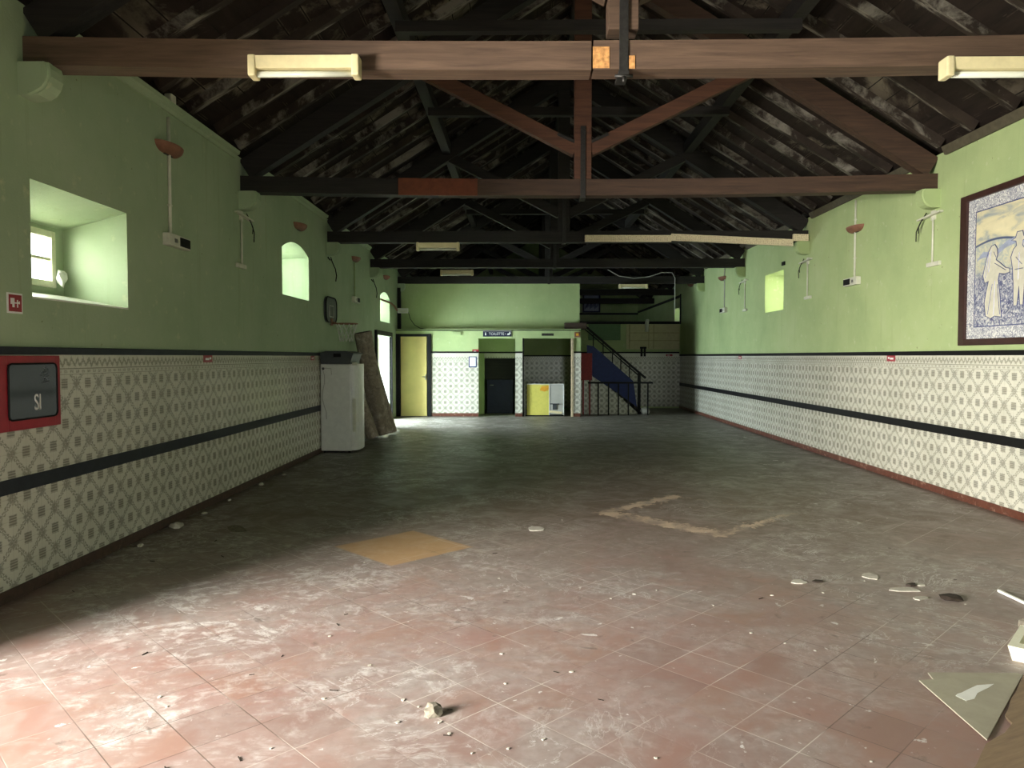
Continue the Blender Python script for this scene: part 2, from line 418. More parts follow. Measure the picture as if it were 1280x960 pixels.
ORANGE = plain('orange_sticker', srgb(226, 164, 48), .5, .08)
GREY = plain('light_grey_board', srgb(176, 174, 166), .6, .05, 4)
SHEET = m_wood('grey_green_sheet', srgb(150, 144, 126), srgb(164, 158, 140), srgb(210, 212, 206), .70, (3, 3, 3), .5)
NAVY = plain('navy_paint', srgb(22, 28, 58), .5)
BLUE = plain('royal_blue_paint', srgb(22, 40, 98), .55)
IRON = plain('dark_iron', srgb(52, 50, 48), .5, .2, 30, .5, .4)
STEEL = plain('galvanised_steel', srgb(150, 150, 146), .35, .1, 30, .5, .7)
CHIP = plain('pale_plaster_chip', srgb(186, 180, 168), .85)
DKCHIP = plain('dark_splinter', srgb(50, 40, 32), .8)
ROCK = plain('crumbled_mortar', srgb(128, 120, 106), .9, .25, 40)
BROWNB = m_wood('brown_veneer', srgb(96, 80, 62), srgb(118, 100, 78), srgb(160, 144, 122), .72)
DKBROWN = plain('dark_brown_frame_paint', srgb(58, 36, 32), .45)
BIN = plain('dark_grey_plastic', srgb(62, 66, 68), .45, .08)
MURAL = m_mural(); MBORD = m_mural_border(); PERF = m_perf(); CARPET = m_carpet()
FIGC = plain('pale_cream_glaze', srgb(206, 202, 184), .3, .06); FIGB = plain('cobalt_glaze', srgb(74, 80, 124), .3, .15)
FIGG = plain('pale_blue_glaze', srgb(160, 168, 190), .3, .12)
SKINT = plain('paper_white', srgb(228, 228, 226), .7, .03)
PANELB = plain('beige_panel', srgb(196, 190, 148), .55, .05)
DKGREEN = plain('dark_green_board', srgb(96, 128, 88), .6, .06)
GROUND = plain('pale_yard_ground', srgb(170, 160, 138), .9)
NET = plain('white_cord', srgb(210, 210, 204), .8)

# ------------------------------------------------------------------ the setting
XL, XR, H = -3.361, 4.892, 3.97
T = .65
CX = .766
Y0, Y1 = -3.0, 31.7
def deck(x): return 4.12 + .625*(4.127 - abs(x-CX))

m = MB(); m.box(XL-T, XR+T, Y0-.4, Y1+.4, -.3, 0); struct(m.build('floor', FLOOR))
m = MB(); m.box(-60, 60, -60, 90, -.6, -.31); struct(m.build('ground', GROUND))

def wall_cells(mb, axis, a, b, us, zs, holes):
    """solid wall between planes a and b on axis (0 = X wall running in Y, 1 = Y wall running in X)"""
    us = sorted(set(us)); zs = sorted(set(zs))
    def filled(i, j):
        if i < 0 or j < 0 or i >= len(us)-1 or j >= len(zs)-1: return False
        u = (us[i]+us[i+1])/2; z = (zs[j]+zs[j+1])/2
        return not any(h[0] < u < h[1] and h[2] < z < h[3] for h in holes)
    P = (lambda t, u, z: (t, u, z)) if axis == 0 else (lambda t, u, z: (u, t, z))
    for i in range(len(us)-1):
        for j in range(len(zs)-1):
            if not filled(i, j): continue
            u0, u1, z0, z1 = us[i], us[i+1], zs[j], zs[j+1]
            for t in (a, b): mb.face([P(t, u0, z0), P(t, u1, z0), P(t, u1, z1), P(t, u0, z1)])
            if not filled(i-1, j): mb.face([P(a, u0, z0), P(b, u0, z0), P(b, u0, z1), P(a, u0, z1)])
            if not filled(i+1, j): mb.face([P(a, u1, z0), P(b, u1, z0), P(b, u1, z1), P(a, u1, z1)])
            if not filled(i, j-1): mb.face([P(a, u0, z0), P(a, u1, z0), P(b, u1, z0), P(b, u0, z0)])
            if not filled(i, j+1): mb.face([P(a, u0, z1), P(a, u1, z1), P(b, u1, z1), P(b, u0, z1)])

def arch_fill(mb, y0, y1, zs, zt, xa, xb):
    """solid above a segmental arch springing at zs with crown zt inside a rectangular hole"""
    n = 12; hw = (y1-y0)/2; rise = zt-zs; r = (hw*hw+rise*rise)/(2*rise); yc = (y0+y1)/2; zc = zt-r
    arc = []
    for k in range(n+1):
        y = y0 + (y1-y0)*k/n; arc.append((y, zc + math.sqrt(max(0, r*r-(y-yc)**2))))
    for (ya, za), (yb, zb) in zip(arc, arc[1:]):
        mb.prism([(ya, za), (yb, zb), (yb, zt+.002), (ya, zt+.002)], 0, xa, xb)

winL = [dict(y0=5.10, y1=6.35, z0=2.0, z1=2.815, arch=0), dict(y0=10.47, y1=11.78, z0=2.475, z1=3.28, arch=.14), dict(y0=17.69, y1=18.96, z0=2.443, z1=3.17, arch=.13)]
winL.append(dict(y0=25.9, y1=27.3, z0=2.9, z1=3.7, arch=0))  # unseen window added to let light onto the upper floor
winR = [dict(y0=14.1, y1=15.17, z0=2.48, z1=3.225, arch=0), dict(y0=23.25, y1=24.1, z0=2.70, z1=3.12, arch=0)]
def wall_side(name, a, b, wins, doors):
    mb = MB()
    holes = [(w['y0'], w['y1'], w['z0'], w['z1']) for w in wins] + doors
    us = [Y0, Y1] + [q for h in holes for q in h[:2]]; zs = [0, H] + [q for h in holes for q in h[2:]]
    wall_cells(mb, 0, a, b, us, zs, holes)
    s = 1 if b > a else -1
    for w in wins:
        if w['arch']: arch_fill(mb, w['y0'], w['y1'], w['z1']-w['arch'], w['z1'], a, b)
        # splayed soffit and raised back of the sill
        if w['z0'] < 2.1:
            mb.prism([(a, w['z1']), (b, w['z1']), (b, w['z1']-.17)], 1, w['y0'], w['y1'])
            mb.prism([(a, w['z0']), (b, w['z0']), (b, w['z0']+.12)], 1, w['y0'], w['y1'])
    return struct(mb.build(name, PLS if a < 0 else PL))
wall_side('wall_left', XL, XL-T, winL, [(0.1, 3.2, 0, 2.7), (17.15, 19.03, 0, 2.10)])
wall_side('wall_right', XR, XR+T, winR, [])
# rear wall behind the camera with a doorway added for fill light
m = MB(); wall_cells(m, 1, Y0, Y0-.4, [XL-T, XR+T, 1.2, 3.2], [0, H, 2.4], [(1.2, 3.2, 0, 2.4)])
m.prism([(XL-T, H), (XR+T, H), (CX, deck(CX)-.0)], 1, Y0, Y0-.4); struct(m.build('wall_rear', PL))
m = MB(); m.box(XL-T, XR+T, Y1, Y1+.4, 0, H); m.prism([(XL-T, H), (XR+T, H), (CX, deck(CX))], 1, Y1, Y1+.4); struct(m.build('wall_gable', PL))

# windows
def window(idx, side, w, vm=1, hm=1):
    s = -1 if side == 'L' else 1
    X = XL if side == 'L' else XR
    y0, y1, z0, z1 = w['y0'], w['y1'], w['z0'], w['z1']
    xa = X + s*.55; xb = X + s*.60
    iy0, iy1, iz0, iz1 = y0+.13, y1-.13, z0+(.17 if z0 < 2.1 else .06), z1-(.18 if z0 < 2.1 else .06)
    r = bpy.data.objects.new('window_%d' % idx, None); C.objects.link(r); r.location = ((xa+xb)/2, (y0+y1)/2, iz0); struct(r)
    lo, hi = min(xa, X+s*.64), max(xa, X+s*.64)
    mb = MB()                                                  # masonry surround closing the reveal
    mb.box(lo, hi, y0, iy0, z0, z1); mb.box(lo, hi, iy1, y1, z0, z1); mb.box(lo, hi, iy0, iy1, z0, iz0); mb.box(lo, hi, iy0, iy1, iz1, z1)
    mb.build('window_surround', PLS if side == 'L' else PL, r)
    lo, hi = min(xa-s*.02, xb), max(xa-s*.02, xb)
    fw = .055
    mb = MB(); mb.box(lo, hi, iy0, iy0+fw, iz0, iz1, .006); mb.box(lo, hi, iy1-fw, iy1, iz0, iz1, .006)
    mb.box(lo, hi, iy0+fw, iy1-fw, iz0, iz0+fw, .006); mb.box(lo, hi, iy0+fw, iy1-fw, iz1-fw, iz1, .006)
    for k in range(vm):
        yy = iy0 + (iy1-iy0)*(k+1)/(vm+1); mb.box(lo+.01, hi-.01, yy-.03, yy+.03, iz0+fw, iz1-fw)
    mb.build('window_frame', FRAME, r)
    mb = MB()
    for k in range(hm):
        zz = iz0 + (iz1-iz0)*(k+1)/(hm+1); mb.box(lo+.015, hi-.015, iy0+fw, iy1-fw, zz-.012, zz+.012)
    mb.build('glazing_bar', FRAME, r)
    xm = (lo+hi)/2
    mb = MB(); mb.box(xm-.003, xm+.003, iy0+fw, iy1-fw, iz0+fw, iz1-fw); mb.build('pane', GLASS, r)
    return r
w1 = window(1, 'L', winL[0]); window(2, 'L', winL[1]); window(3, 'L', winL[2]); window(4, 'R', winR[0]); window(5, 'R', winR[1], 1, 1); window(6, 'L', winL[3])  # the last is the unseen window added for the upper floor's light
# white marble sill in the near window
m = MB(); m.prism([(XL+.004, 2.0), (XL+.004, 2.012), (XL-.545, 2.114), (XL-.545, 2.10)], 1, 5.105, 6.345); struct(m.build('window_sill', plain('pale_marble', srgb(226, 226, 214), .35, .05)))

# wainscot, chair bands, rails, skirtings
def side_strip(name, X, s, th, y0, y1, z0, z1, mat, bev=0):
    m = MB(); m.box(min(X, X+s*th), max(X, X+s*th), y0, y1, z0, z1, bev); return struct(m.build(name, mat))
k = 0
for (X, s, spans) in ((XL, 1, [(3.2, 17.05)]), (XR, -1, [(Y0, 23.2)])):
    for (a, b) in spans:
        k += 1; side_strip('trim_%d' % k, X, s, .012, a, b, .08, 1.615, TILE_Y)
        k += 1; side_strip('trim_%d' % k, X, s, .022, a, b, .70, .797, DARKTRIM if s > 0 else BLACK, .003)
        k += 1; side_strip('trim_%d' % k, X, s, .03, a, b, 1.612, 1.665, DARKTRIM if s > 0 else BLACK, .006)
side_strip('baseboard_left', XL, 1, .025, 3.2, 17.05, 0, .08, SKIRTD, .004)
side_strip('baseboard_right', XR, -1, .025, Y0, 23.2, 0, .08, SKIRT, .004)
# cornices, broken at each truss
TY = [5.06, 8.94, 12.92, 16.57, 20.2, 24.0, 27.8]
CORN_R = plain('grey_brown_wall_plate', srgb(84, 78, 62), .7)
edges = [Y0] + [v for y in TY for v in (y-.18, y+.36)] + [Y1]
for a, b in zip(edges[0::2], edges[1::2]):
    k += 1; m = MB(); m.prism([(XL, 3.91), (XL+.02, 3.91), (XL+.035, 3.94), (XL+.065, 3.955), (XL+.075, 3.99), (XL, 3.99)], 1, a, b); struct(m.build('trim_%d' % k, PLS))
    k += 1; m = MB(); m.prism([(XR, 3.92), (XR-.03, 3.92), (XR-.05, 3.96), (XR-.07, 4.01), (XR, 4.01)], 1, a, b); struct(m.build('trim_%d' % k, CORN_R))

# roof deck
for nm, s in (('ceiling', -1), ('ceiling.001', 1)):
    xe = (XL-T) if s < 0 else (XR+T)
    m = MB(); m.prism([(CX, deck(CX)), (xe, deck(xe)), (xe, deck(xe)+.06), (CX, deck(CX)+.06)], 1, Y0-.4, Y1+.4); struct(m.build(nm, DECK))

# far annex (toilet block): front wall, upper wall, inner rooms
YF = 19.9
ops = [(-3.30, -2.50, 0, 2.15), (-1.16, -.18, 0, 2.08), (.01, 1.37, 0, 2.08)]
m = MB(); wall_cells(m, 1, YF, YF+.16, [XL, 1.56] + [q for h in ops for q in h[:2]], [0, 2.29] + [q for h in ops for q in h[2:]], ops)
struct(m.build('wall_far', PL))
m = MB(); m.box(XL, 1.56, YF-.02, 20.24, 2.29, 2.33); m.box(1.46, 1.56, YF+.16, 23.2, 0, 2.29); struct(m.build('wall_far.001', PL))
m = MB(); m.box(XL, 1.55, 20.22, 20.36, 2.33, 3.56); struct(m.build('wall_upper', PL))
k += 1; m = MB(); m.box(XL, 1.57, YF-.035, YF-.015, 2.285, 2.305); struct(m.build('trim_%d' % k, BLACK))
# inner walls
m = MB(); m.box(-1.3, -.18+.0, 20.75, 20.85, 1.72, 2.29); m.box(-1.3, -1.05, 20.75, 20.85, 0, 1.72); m.box(-1.05, -.18, 20.75, 20.85, 1.55, 1.72)
m.box(-.18+.0, .01, YF+.16, 22.6, 0, 2.29); m.box(-1.45, -1.3, YF+.16, 22.6, 0, 2.29); struct(m.build('wall_inner', PL))
m = MB(); m.box(.01, 1.46, 22.4, 22.5, 0, 2.29); m.box(-1.3, -.18, 22.4, 22.5, 0, 2.29); struct(m.build('wall_inner.001', PL))
m = MB(); m.box(-1.45, 1.46, YF+.16, 22.6, 2.285, 2.31); struct(m.build('ceiling_annex', PL))
k += 1; m = MB(); m.box(-1.05, -.19, 20.735, 20.75, 1.55, 1.69); struct(m.build('trim_%d' % k, TILE_X))
k += 1; m = MB(); m.box(-1.3, -.18, 20.73, 20.75, 1.69, 1.73); struct(m.build('trim_%d' % k, BLACK))
k += 1; m = MB(); m.box(.01, 1.46, 22.385, 22.4, 0.05, 1.60); struct(m.build('trim_%d' % k, TILE_X))
k += 1; m = MB(); m.box(.01, 1.46, 22.375, 22.4, 1.60, 1.64); struct(m.build('trim_%d' % k, BLACK))
for (a, b) in ((-2.42, -1.16), (-.18, .01), (1.37, 1.56)):
    k += 1; m = MB(); m.box(a, b, YF-.012, YF, .09, 1.69); struct(m.build('trim_%d' % k, TILE_X))
    k += 1; m = MB(); m.box(a, b, YF-.026, YF, 1.69, 1.735, .005); struct(m.build('trim_%d' % k, BLACK))
    k += 1; m = MB(); m.box(a, b, YF-.022, YF, 0, .09, .004); struct(m.build('trim_%d' % k, SKIRT))
k += 1; m = MB(); m.box(1.56, 1.572, YF, 20.6, .09, 1.69); struct(m.build('trim_%d' % k, TILE_Y))
# cream door frames beside the openings
k += 1; m = MB(); m.box(1.31, 1.37, YF-.03, YF+.14, 0, 2.08, .006); struct(m.build('trim_%d' % k, plain('pink_cream_jamb', srgb(190, 172, 142), .5)))
k += 1; m = MB(); m.box(.012, .05, YF+.0, YF+.15, 0, 2.08, .004); struct(m.build('trim_%d' % k, BLACK))
# floor above the far bay, back wall under it
m = MB(); m.box(1.56, XR, 23.2, 23.4, 0, 2.60); struct(m.build('wall_back', PL))
m = MB(); m.box(XL, XR, 23.2, Y1, 2.60, 2.68); struct(m.build('floor_upper', BEAMD))
k += 1; m = MB(); m.box(1.56, XR-.013, 23.185, 23.2, .05, 1.70); struct(m.build('trim_%d' % k, TILE_X))
k += 1; m = MB(); m.box(1.56, XR-.03, 23.17, 23.2, 1.70, 1.745); struct(m.build('trim_%d' % k, BLACK))
k += 1; m = MB(); m.box(1.56, XR-.03, 23.15, 23.2, 2.60, 2.68); struct(m.build('trim_%d' % k, BLACK))
k += 1; m = MB(); m.box(XR-.02, XR, 23.2, Y1, 3.42, 3.50); struct(m.build('trim_%d' % k, BLACK))
k += 1; m = MB(); m.box(XL, XR, Y1-.02, Y1, 3.36, 3.44); struct(m.build('trim_%d' % k, BLACK))
k += 1; m = MB(); m.box(XR-.035, XR, 23.1, 23.16, 2.60, 3.52); struct(m.build('trim_%d' % k, BLACK))

# doors
d3 = bpy.data.objects.new('door_3', None); C.objects.link(d3); d3.location = (XL, 18.1, 0); struct(d3)
m = MB(); m.box(XL-.02, XL+.05, 17.0, 17.15, 0, 2.2, .008); m.box(XL-.02, XL+.05, 17.0, 19.1, 2.10, 2.21, .008); m.box(XL-.02, XL+.05, 19.03, 19.1, 0, 2.1, .008); m.build('door_frame', BLACK, d3)
m = MB(); m.box(XL-.64, XL-.02, 18.99, 19.025, .02, 2.09, .004); m.build('door_lining', WHITE, d3)
m = MB(); m.box(XL-.63, XL-.30, 18.90, 18.94, .02, 2.07, .006); m.build('door_leaf', YDOOR, d3)
d4 = bpy.data.objects.new('door_4', None); C.objects.link(d4); d4.location = (-2.9, YF, 0); struct(d4)
m = MB(); m.box(-3.36, -3.26, YF-.05, YF+.1, 0, 2.2, .008); m.box(-2.52, -2.42, YF-.05, YF+.1, 0, 2.2, .008); m.box(-3.26, -2.52, YF-.05, YF+.1, 2.13, 2.2, .008); m.build('door_frame', BLACK, d4)
m = MB(); m.box(-3.24, -2.54, YF+.0, YF+.04, .01, 2.13, .004); m.box(-3.24, -2.54, YF-.012, YF+.0, .02, .14, .003); m.box(-2.60, -2.545, YF-.012, YF, .14, 2.12, .003); lf = m.build('door_leaf', YDOOR, d4)
m = MB(); m.box(-2.585, -2.56, YF-.035, YF-.01, .98, 1.12, .004); m.tube([(-2.57, YF-.03, 1.06), (-2.57, YF-.06, 1.06), (-2.66, YF-.06, 1.06)], .009); m.build('door_handle', STEEL, lf)
d5 = bpy.data.objects.new('door_5', None); C.objects.link(d5); d5.location = (-.6, 21.0, 0); struct(d5)
m = MB(); m.box(-.98, -.25, 20.90, 20.94, .01, .95, .004); m.build('door_leaf', NAVY, d5)
m = MB(); m.box(-1.04, -.19, 20.95, 20.98, .93, 1.55); m.build('shade_board', BEAMD, d5)  # dark panel set in to stand for the unlit void over the door
m = MB(); m.tube([(-.9, 20.90, .8), (-.9, 20.86, .8), (-.8, 20.86, .8)], .01); m.build('door_handle', STEEL, d5)

# ------------------------------------------------------------------ roof timbers
def post_x(): return .72
ORD = ['nearest roof truss, its tie beam split at the middle by an iron strap', 'second roof truss with red brown struts meeting at a king post', 'third roof truss, carrying the long perforated trays on its tie beam',
       'fourth roof truss from the front, dark, above the small arched far window', 'fifth roof truss, resting on the green upper wall at the far end',
       'dark roof truss over the upper floor just past the far wall', 'farthest dark roof truss over the upper floor']
def truss(i, y):
    t = thing('roof_truss', (CX, y+.09, 3.56), ORD[i], 'roof truss', 'roof trusses across the hall')
    mt = [BEAM, BEAM2, BEAMD, BEAMD, BEAMD, BEAMD, BEAMD][i]
    ms = [BEAM, STRUT, BEAMD, BEAMD, BEAMD, BEAMD, BEAMD][i]
    b0, hgt = 3.564, .19
    w = .18
    px = .675 if i == 0 else post_x()
    # tie beam, sagging a little at mid span
    def beam(x0, x1, zoff=0, n=10):
        mb = MB(); pr = []                                # sag follows the whole span
        for j in range(n+1):
            x = x0 + (x1-x0)*j/n; s = .055*(1 - ((x-CX)/4.13)**2) if i < 2 else 0
            pr.append((x, b0 - s + zoff))
        for (xa, za), (xb, zb) in zip(pr, pr[1:]):
            vs = [[(xx, yy, zz) for yy, zz in ((y, z), (y+w, z), (y+w, z+hgt), (y, z+hgt))] for xx, z in ((xa, za), (xb, zb))]
            A, B = vs
            for q in range(4): mb.face([A[q], A[(q+1) % 4], B[(q+1) % 4], B[q]])
            if xa == x0: mb.face(A)
            if xb == x1: mb.face(B[::-1])
        return mb
    if i == 0:
        beam(XL-.1, .46).build('tie_beam', mt, t); beam(.475, XR+.1, .004).build('tie_beam', mt, t)
        mb = MB(); mb.box(.47, .58, y-.004, y, 3.52, 3.66); mb.build('bare_wood_scar', plain('splintered_bare_wood', srgb(206, 150, 92), .8, .25, 30), t); mb = MB(); mb.box(.71, .75, y-.006, y, 3.515, 3.60); mb.build('bare_wood_scar', plain('splintered_bare_wood', srgb(206, 150, 92), .8, .25, 30), t)
    elif i == 1:
        beam(XL-.1, -1.0).build('tie_beam', BEAMD, t); beam(-1.0, XR+.1).build('tie_beam', mt, t)  # left length in darker timber stands in for shade on that side
    else:
        beam(XL-.1, XR+.1).build('tie_beam', mt, t)
    if i == 1:
        mb = beam(-1.47, -.53, -.012, 4)
        for v in mb.bm.verts: v.co.y = y-.02 if v.co.y < y+.01 else y+.0
        for v in mb.bm.verts: v.co.z += .003 if v.co.z < 3.6 else .012
        q = mb.build('patch_board', PATCH, t); q['label'] = 'red brown board patched over the beam'
    # principal rafters
    for s in (-1, 1):
        xe = XL+.05 if s < 0 else XR-.05
        def top(x): return deck(x) - .17
        a = Vector((xe, y+.09, top(xe)-.15)); b = Vector((CX, y+.09, top(CX)-.15))
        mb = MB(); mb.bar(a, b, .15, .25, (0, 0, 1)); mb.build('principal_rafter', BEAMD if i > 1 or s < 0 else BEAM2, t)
        a = Vector((px+s*.08, y+.09, 4.06)); xs = CX+s*2.0; b = Vector((xs, y+.09, top(xs)-.26))
        mb = MB(); mb.bar(a, b, .12, .16, (0, 0, 1), .004); mb.build('strut', ms, t)
    zb = 3.78 if i == 0 else 3.705
    mb = MB(); mb.box(px-.1, px+.1, y+.01, y+.17, zb, deck(CX)-.3, .004); mb.build('king_post', ms, t)
    mb = MB(); mb.box(px-.03, px+.03, y-.012, y+.0, 3.50 if i < 2 else 3.56, 4.32, .003)
    mb.box(px-.035, px+.035, y-.016, y+.19, 3.475 if i < 2 else 3.545, 3.50 if i < 2 else 3.562, .003)
    if i == 0: mb.tube([(px-.06, y-.01, 3.465), (px+.06, y-.01, 3.465)], .012); mb.tube([(px, y-.014, 3.46), (px, y-.014, 3.42)], .011)
    if i == 1:
        for s in (-1, 1): mb.bar((px, y+.022, 4.10), (px+s*.3, y+.022, 4.235), .012, .035)
    mb.build('iron_strap', IRON, t)
    return t
for i, y in enumerate(TY): truss(i, y)
# purlins and ridge beam
for s, lab in ((-1, 'long dark purlin running down the left roof slope under the rafters'), (1, 'long dark purlin running down the right roof slope under the rafters')):
    xp = CX + s*2.06; z = deck(xp)-.17-.09
    m = MB(); m.box(xp-.07, xp+.07, Y0, Y1, z-.09, z+.09); o = m.build('purlin', BEAMD, None, (xp, Y0, z)); tag(o, lab, 'roof beam')
m = MB(); m.box(CX-.06, CX+.06, Y0, Y1, deck(CX)-.34, deck(CX)-.08); tag(m.build('ridge_beam', BEAMD, None, (CX, Y0, deck(CX)-.3)), 'dark ridge beam along the top of the roof', 'roof beam')
TIES = [(7.75, 'dark cross tie between purlins just behind the nearest truss'), (10.4, 'dark cross tie between purlins behind the red brown struts'), (17.5, 'dark cross tie between purlins near the far end')]
for y, lab in TIES:
    m = MB(); m.box(CX-2.06, CX+2.06, y-.05, y+.05, 4.90, 5.01); tag(m.build('cross_tie', BEAMD, None, (CX, y, 4.95)), lab, 'roof beam', 'cross ties between the purlins')
# common rafters
random.seed(3)
mesh0 = {}
for s in (-1, 1):
    xe = XL+.02 if s < 0 else XR-.02
    m = MB(); m.bar((xe, 0, deck(xe)-.055), (CX+s*.06, 0, deck(CX+s*.06)-.055), .085, .11)
    base = m.build('rafter', RAFT, None, (xe, 0, deck(xe)-.1)); mesh0[s] = base
    y = 1.25; first = True
    side = 'left' if s < 0 else 'right'
    while y < Y1-.3:
        if all(abs(y-(q+.09)) > .16 for q in TY):
            nb = sum(1 for q in TY if q < y)
            names = ['in front of the nearest truss', 'between the nearest and second trusses', 'between the second and third trusses', 'between the third and fourth trusses', 'between the fourth and fifth trusses', 'beyond the fifth truss', 'over the upper floor', 'over the far end of the upper floor']
            o = base if first else base.copy()
            if not first: C.objects.link(o)
            first = False
            o.location.y = y + random.uniform(-.04, .04)
            tag(o, 'dark worn common rafter on the %s slope %s' % (side, names[nb]), 'rafter', 'rafters on the %s slope %s' % (side, names[nb]))
        y += .63

# corbels under the beam ends
def corbel(side, y, label):
    s = 1 if side == 'L' else -1; X = XL if side == 'L' else XR
    mb = MB()
    prof = [(0, 3.562), (.20, 3.562), (.212, 3.52), (.212, 3.47), (.195, 3.42), (.165, 3.38), (.12, 3.355), (.06, 3.345), (0, 3.345)]
    mb.prism([(X+s*a, b) for a, b in prof], 1, y, y+.16)
    bm = mb.bm
    bmesh.ops.bevel(bm, geom=[e for e in bm.edges if all(abs(v.co.y-y) < .001 and (abs(v.co.x-X) > .01) for v in e.verts)], offset=.018, segments=3, affect='EDGES')
    o = mb.build('corbel', PLS if side == 'L' else PL, None, (X, y, 3.35)); return tag(o, label, 'corbel', 'corbels under the beam ends')
CN = ['nearest', 'second', 'third', 'fourth', 'fifth']
for i in range(5):
    corbel('L', TY[i]-.06, 'green plaster corbel on the left wall under the %s tie beam' % CN[i])
    corbel('R', TY[i]-.06, 'green plaster corbel on the right wall under the %s tie beam' % CN[i])

# ------------------------------------------------------------------ fluorescent lamps (unlit)
def lamp(x0, x1, yf, zt, label, h=.13):
    r = thing('fluorescent_lamp', ((x0+x1)/2, yf-.05, zt-h), label, 'lamp', 'unlit tube lamps under the tie beams')
    mb = MB(); mb.prism([(yf-.11, zt-.005), (yf, zt), (yf, zt-h*.55), (yf-.02, zt-h*.62), (yf-.10, zt-h*.62)], 0, x0+.015, x1-.015); mb.build('housing', CREAM, r)
    for a, b in ((x0, x0+.05), (x1-.05, x1)):
        mb = MB(); mb.box(a, b, yf-.115, yf+.0, zt-h, zt+.003, .012); mb.build('end_cap', CREAM, r)
    mb = MB(); mb.tube([(x0+.05, yf-.06, zt-h*.82), (x1-.05, yf-.06, zt-h*.82)], .02, 12); mb.build('tube', TUBE, r)
    mb = MB(); mb.box((x0+x1)/2-.3*(x1-x0), (x0+x1)/2+.3*(x1-x0), yf-.03, yf+.0, zt, zt+.03); mb.build('bracket', IRON, r)
    return r
lamp(-1.80, -1.07, 5.05, 3.575, 'cream tube lamp on the left of the nearest tie beam', .135)
lamp(2.73, 4.0, 5.02, 3.53, 'yellowed tube lamp on the right of the nearest tie beam, running out of frame', .125)
lamp(-1.81, -1.07, 12.9, 3.545, 'cream tube lamp under the third tie beam', .14)
lamp(-1.80, -1.07, 16.55, 3.50, 'cream tube lamp under the fourth tie beam', .125)
lamp(2.59, 3.36, 20.18, 3.535, 'beige tube lamp under the fifth tie beam, right of the green upper wall', .115)
# perforated trays on the third beam
for (x0, z0, x1, z1, lab) in ((1.07, 3.615, 2.54, 3.61, 'perforated beige tray fixed along the middle of the third tie beam'), (2.54, 3.635, 4.61, 3.535, 'longest perforated beige tray, tilted down to the right on the third tie beam'), (4.61, 3.625, 4.87, 3.62, 'short perforated beige tray at the right wall end of the third tie beam')):
    m = MB(); m.bar((x0, 12.87, z0), (x1, 12.87, z1), .05, .115, (0, 0, 1), .003)
    m.bar((x0, 12.84, z0-.05), (x1, 12.84, z1-.05), .012, .012); m.bar((x0, 12.84, z0+.05), (x1, 12.84, z1+.05), .012, .012)
    tag(m.build('cable_tray', PERF, None, ((x0+x1)/2, 12.87, z0)), lab, 'cable tray', 'perforated trays on the third beam')

# ------------------------------------------------------------------ wall fittings
def sconce(side, y, z, label):
    s = 1 if side == 'L' else -1; X = XL if side == 'L' else XR
    r = thing('wall_sconce', (X, y, z), label, 'wall lamp', 'terracotta bowl lamps on the walls')
    mb = MB(); n, mm = 16, 6
    rings = []
    for j in range(mm+1):
        a = j/mm*math.pi/2
        rr, zz = math.cos(a), -math.sin(a)
        rings.append([Vector((X + s*.12*rr*math.sin(math.pi*q/n), y - .24*(.45+.55*rr)*math.cos(math.pi*q/n), z+.05 + .085*zz)) for q in range(n+1)])
    for A, B in zip(rings, rings[1:]):
        for q in range(n): mb.face([A[q], A[q+1], B[q+1], B[q]])
    # inner shell
    for A, B in zip(rings, rings[1:]):
        I = lambda v: Vector((X + (v.x-X)*.9, y + (v.y-y)*.94, z+.05 + (v.z-z-.05)*.9))
        for q in range(n): mb.face([I(A[q+1]), I(A[q]), I(B[q]), I(B[q+1])])
    for q in range(n):
        A = rings[0]; I = lambda v: Vector((X + (v.x-X)*.9, y + (v.y-y)*.94, z+.05))
        mb.face([A[q], A[q+1], I(A[q+1]), I(A[q])])
    mb.build('bowl', TERRA, r)
    mb = MB(); mb.box(min(X, X+s*.02), max(X, X+s*.02), y-.08, y+.08, z-.04, z+.03); mb.build('back_plate', IRON, r)
    mb = MB(); mb.tube([(X+s*.05, y-.06, z+.03), (X+s*.05, y+.06, z+.03)], .022); mb.build('bulb', TUBE, r)
    return r
sconce('L', 7.1, 3.54, 'terracotta bowl wall lamp on the left wall after the near square window')
sconce('L', 11.25, 3.53, 'terracotta bowl wall lamp above the second left window')
sconce('L', 15.0, 3.53, 'terracotta bowl wall lamp beyond the basketball board')
sconce('L', 18.35, 3.52, 'bowl wall lamp above the farthest left window')
sconce('R', 11.07, 3.45, 'terracotta bowl wall lamp nearest on the right wall')
sconce('R', 18.3, 3.48, 'terracotta bowl wall lamp between the fourth and fifth trusses on right wall')
sconce('R', 21.7, 3.65, 'bowl wall lamp in the dark far bay of the right wall')

def conduit(side, y, z0, z1, label, r_=.013, mat=WHITED):
    s = 1 if side == 'L' else -1; X = XL if side == 'L' else XR
    m = MB(); m.tube([(X+s*.014, y, z0), (X+s*.014, y+.004, (z0+z1)/2), (X+s*.014, y, z1)], r_, 8)
    for f in (.25, .75): zz = z0+(z1-z0)*f; m.box(min(X, X+s*.03), max(X, X+s*.03), y-.022, y+.022, zz-.008, zz+.008)
    return tag(m.build('conduit', mat, None, (X, y, z0)), label, 'conduit', 'conduits on the walls')
conduit('L', 7.11, 2.76, 3.86, 'white conduit down to the emergency light after the near square window', .016)
conduit('R', 11.08, 2.76, 3.88, 'white conduit passing the nearest bowl lamp on the right wall', .016)
conduit('R', 18.15, 2.77, 3.88, 'grey conduit down to the farther right emergency light', .012, GREY)
conduit('L', 14.95, 2.80, 3.5, 'thin green painted conduit beyond the basketball board', .012, PL)

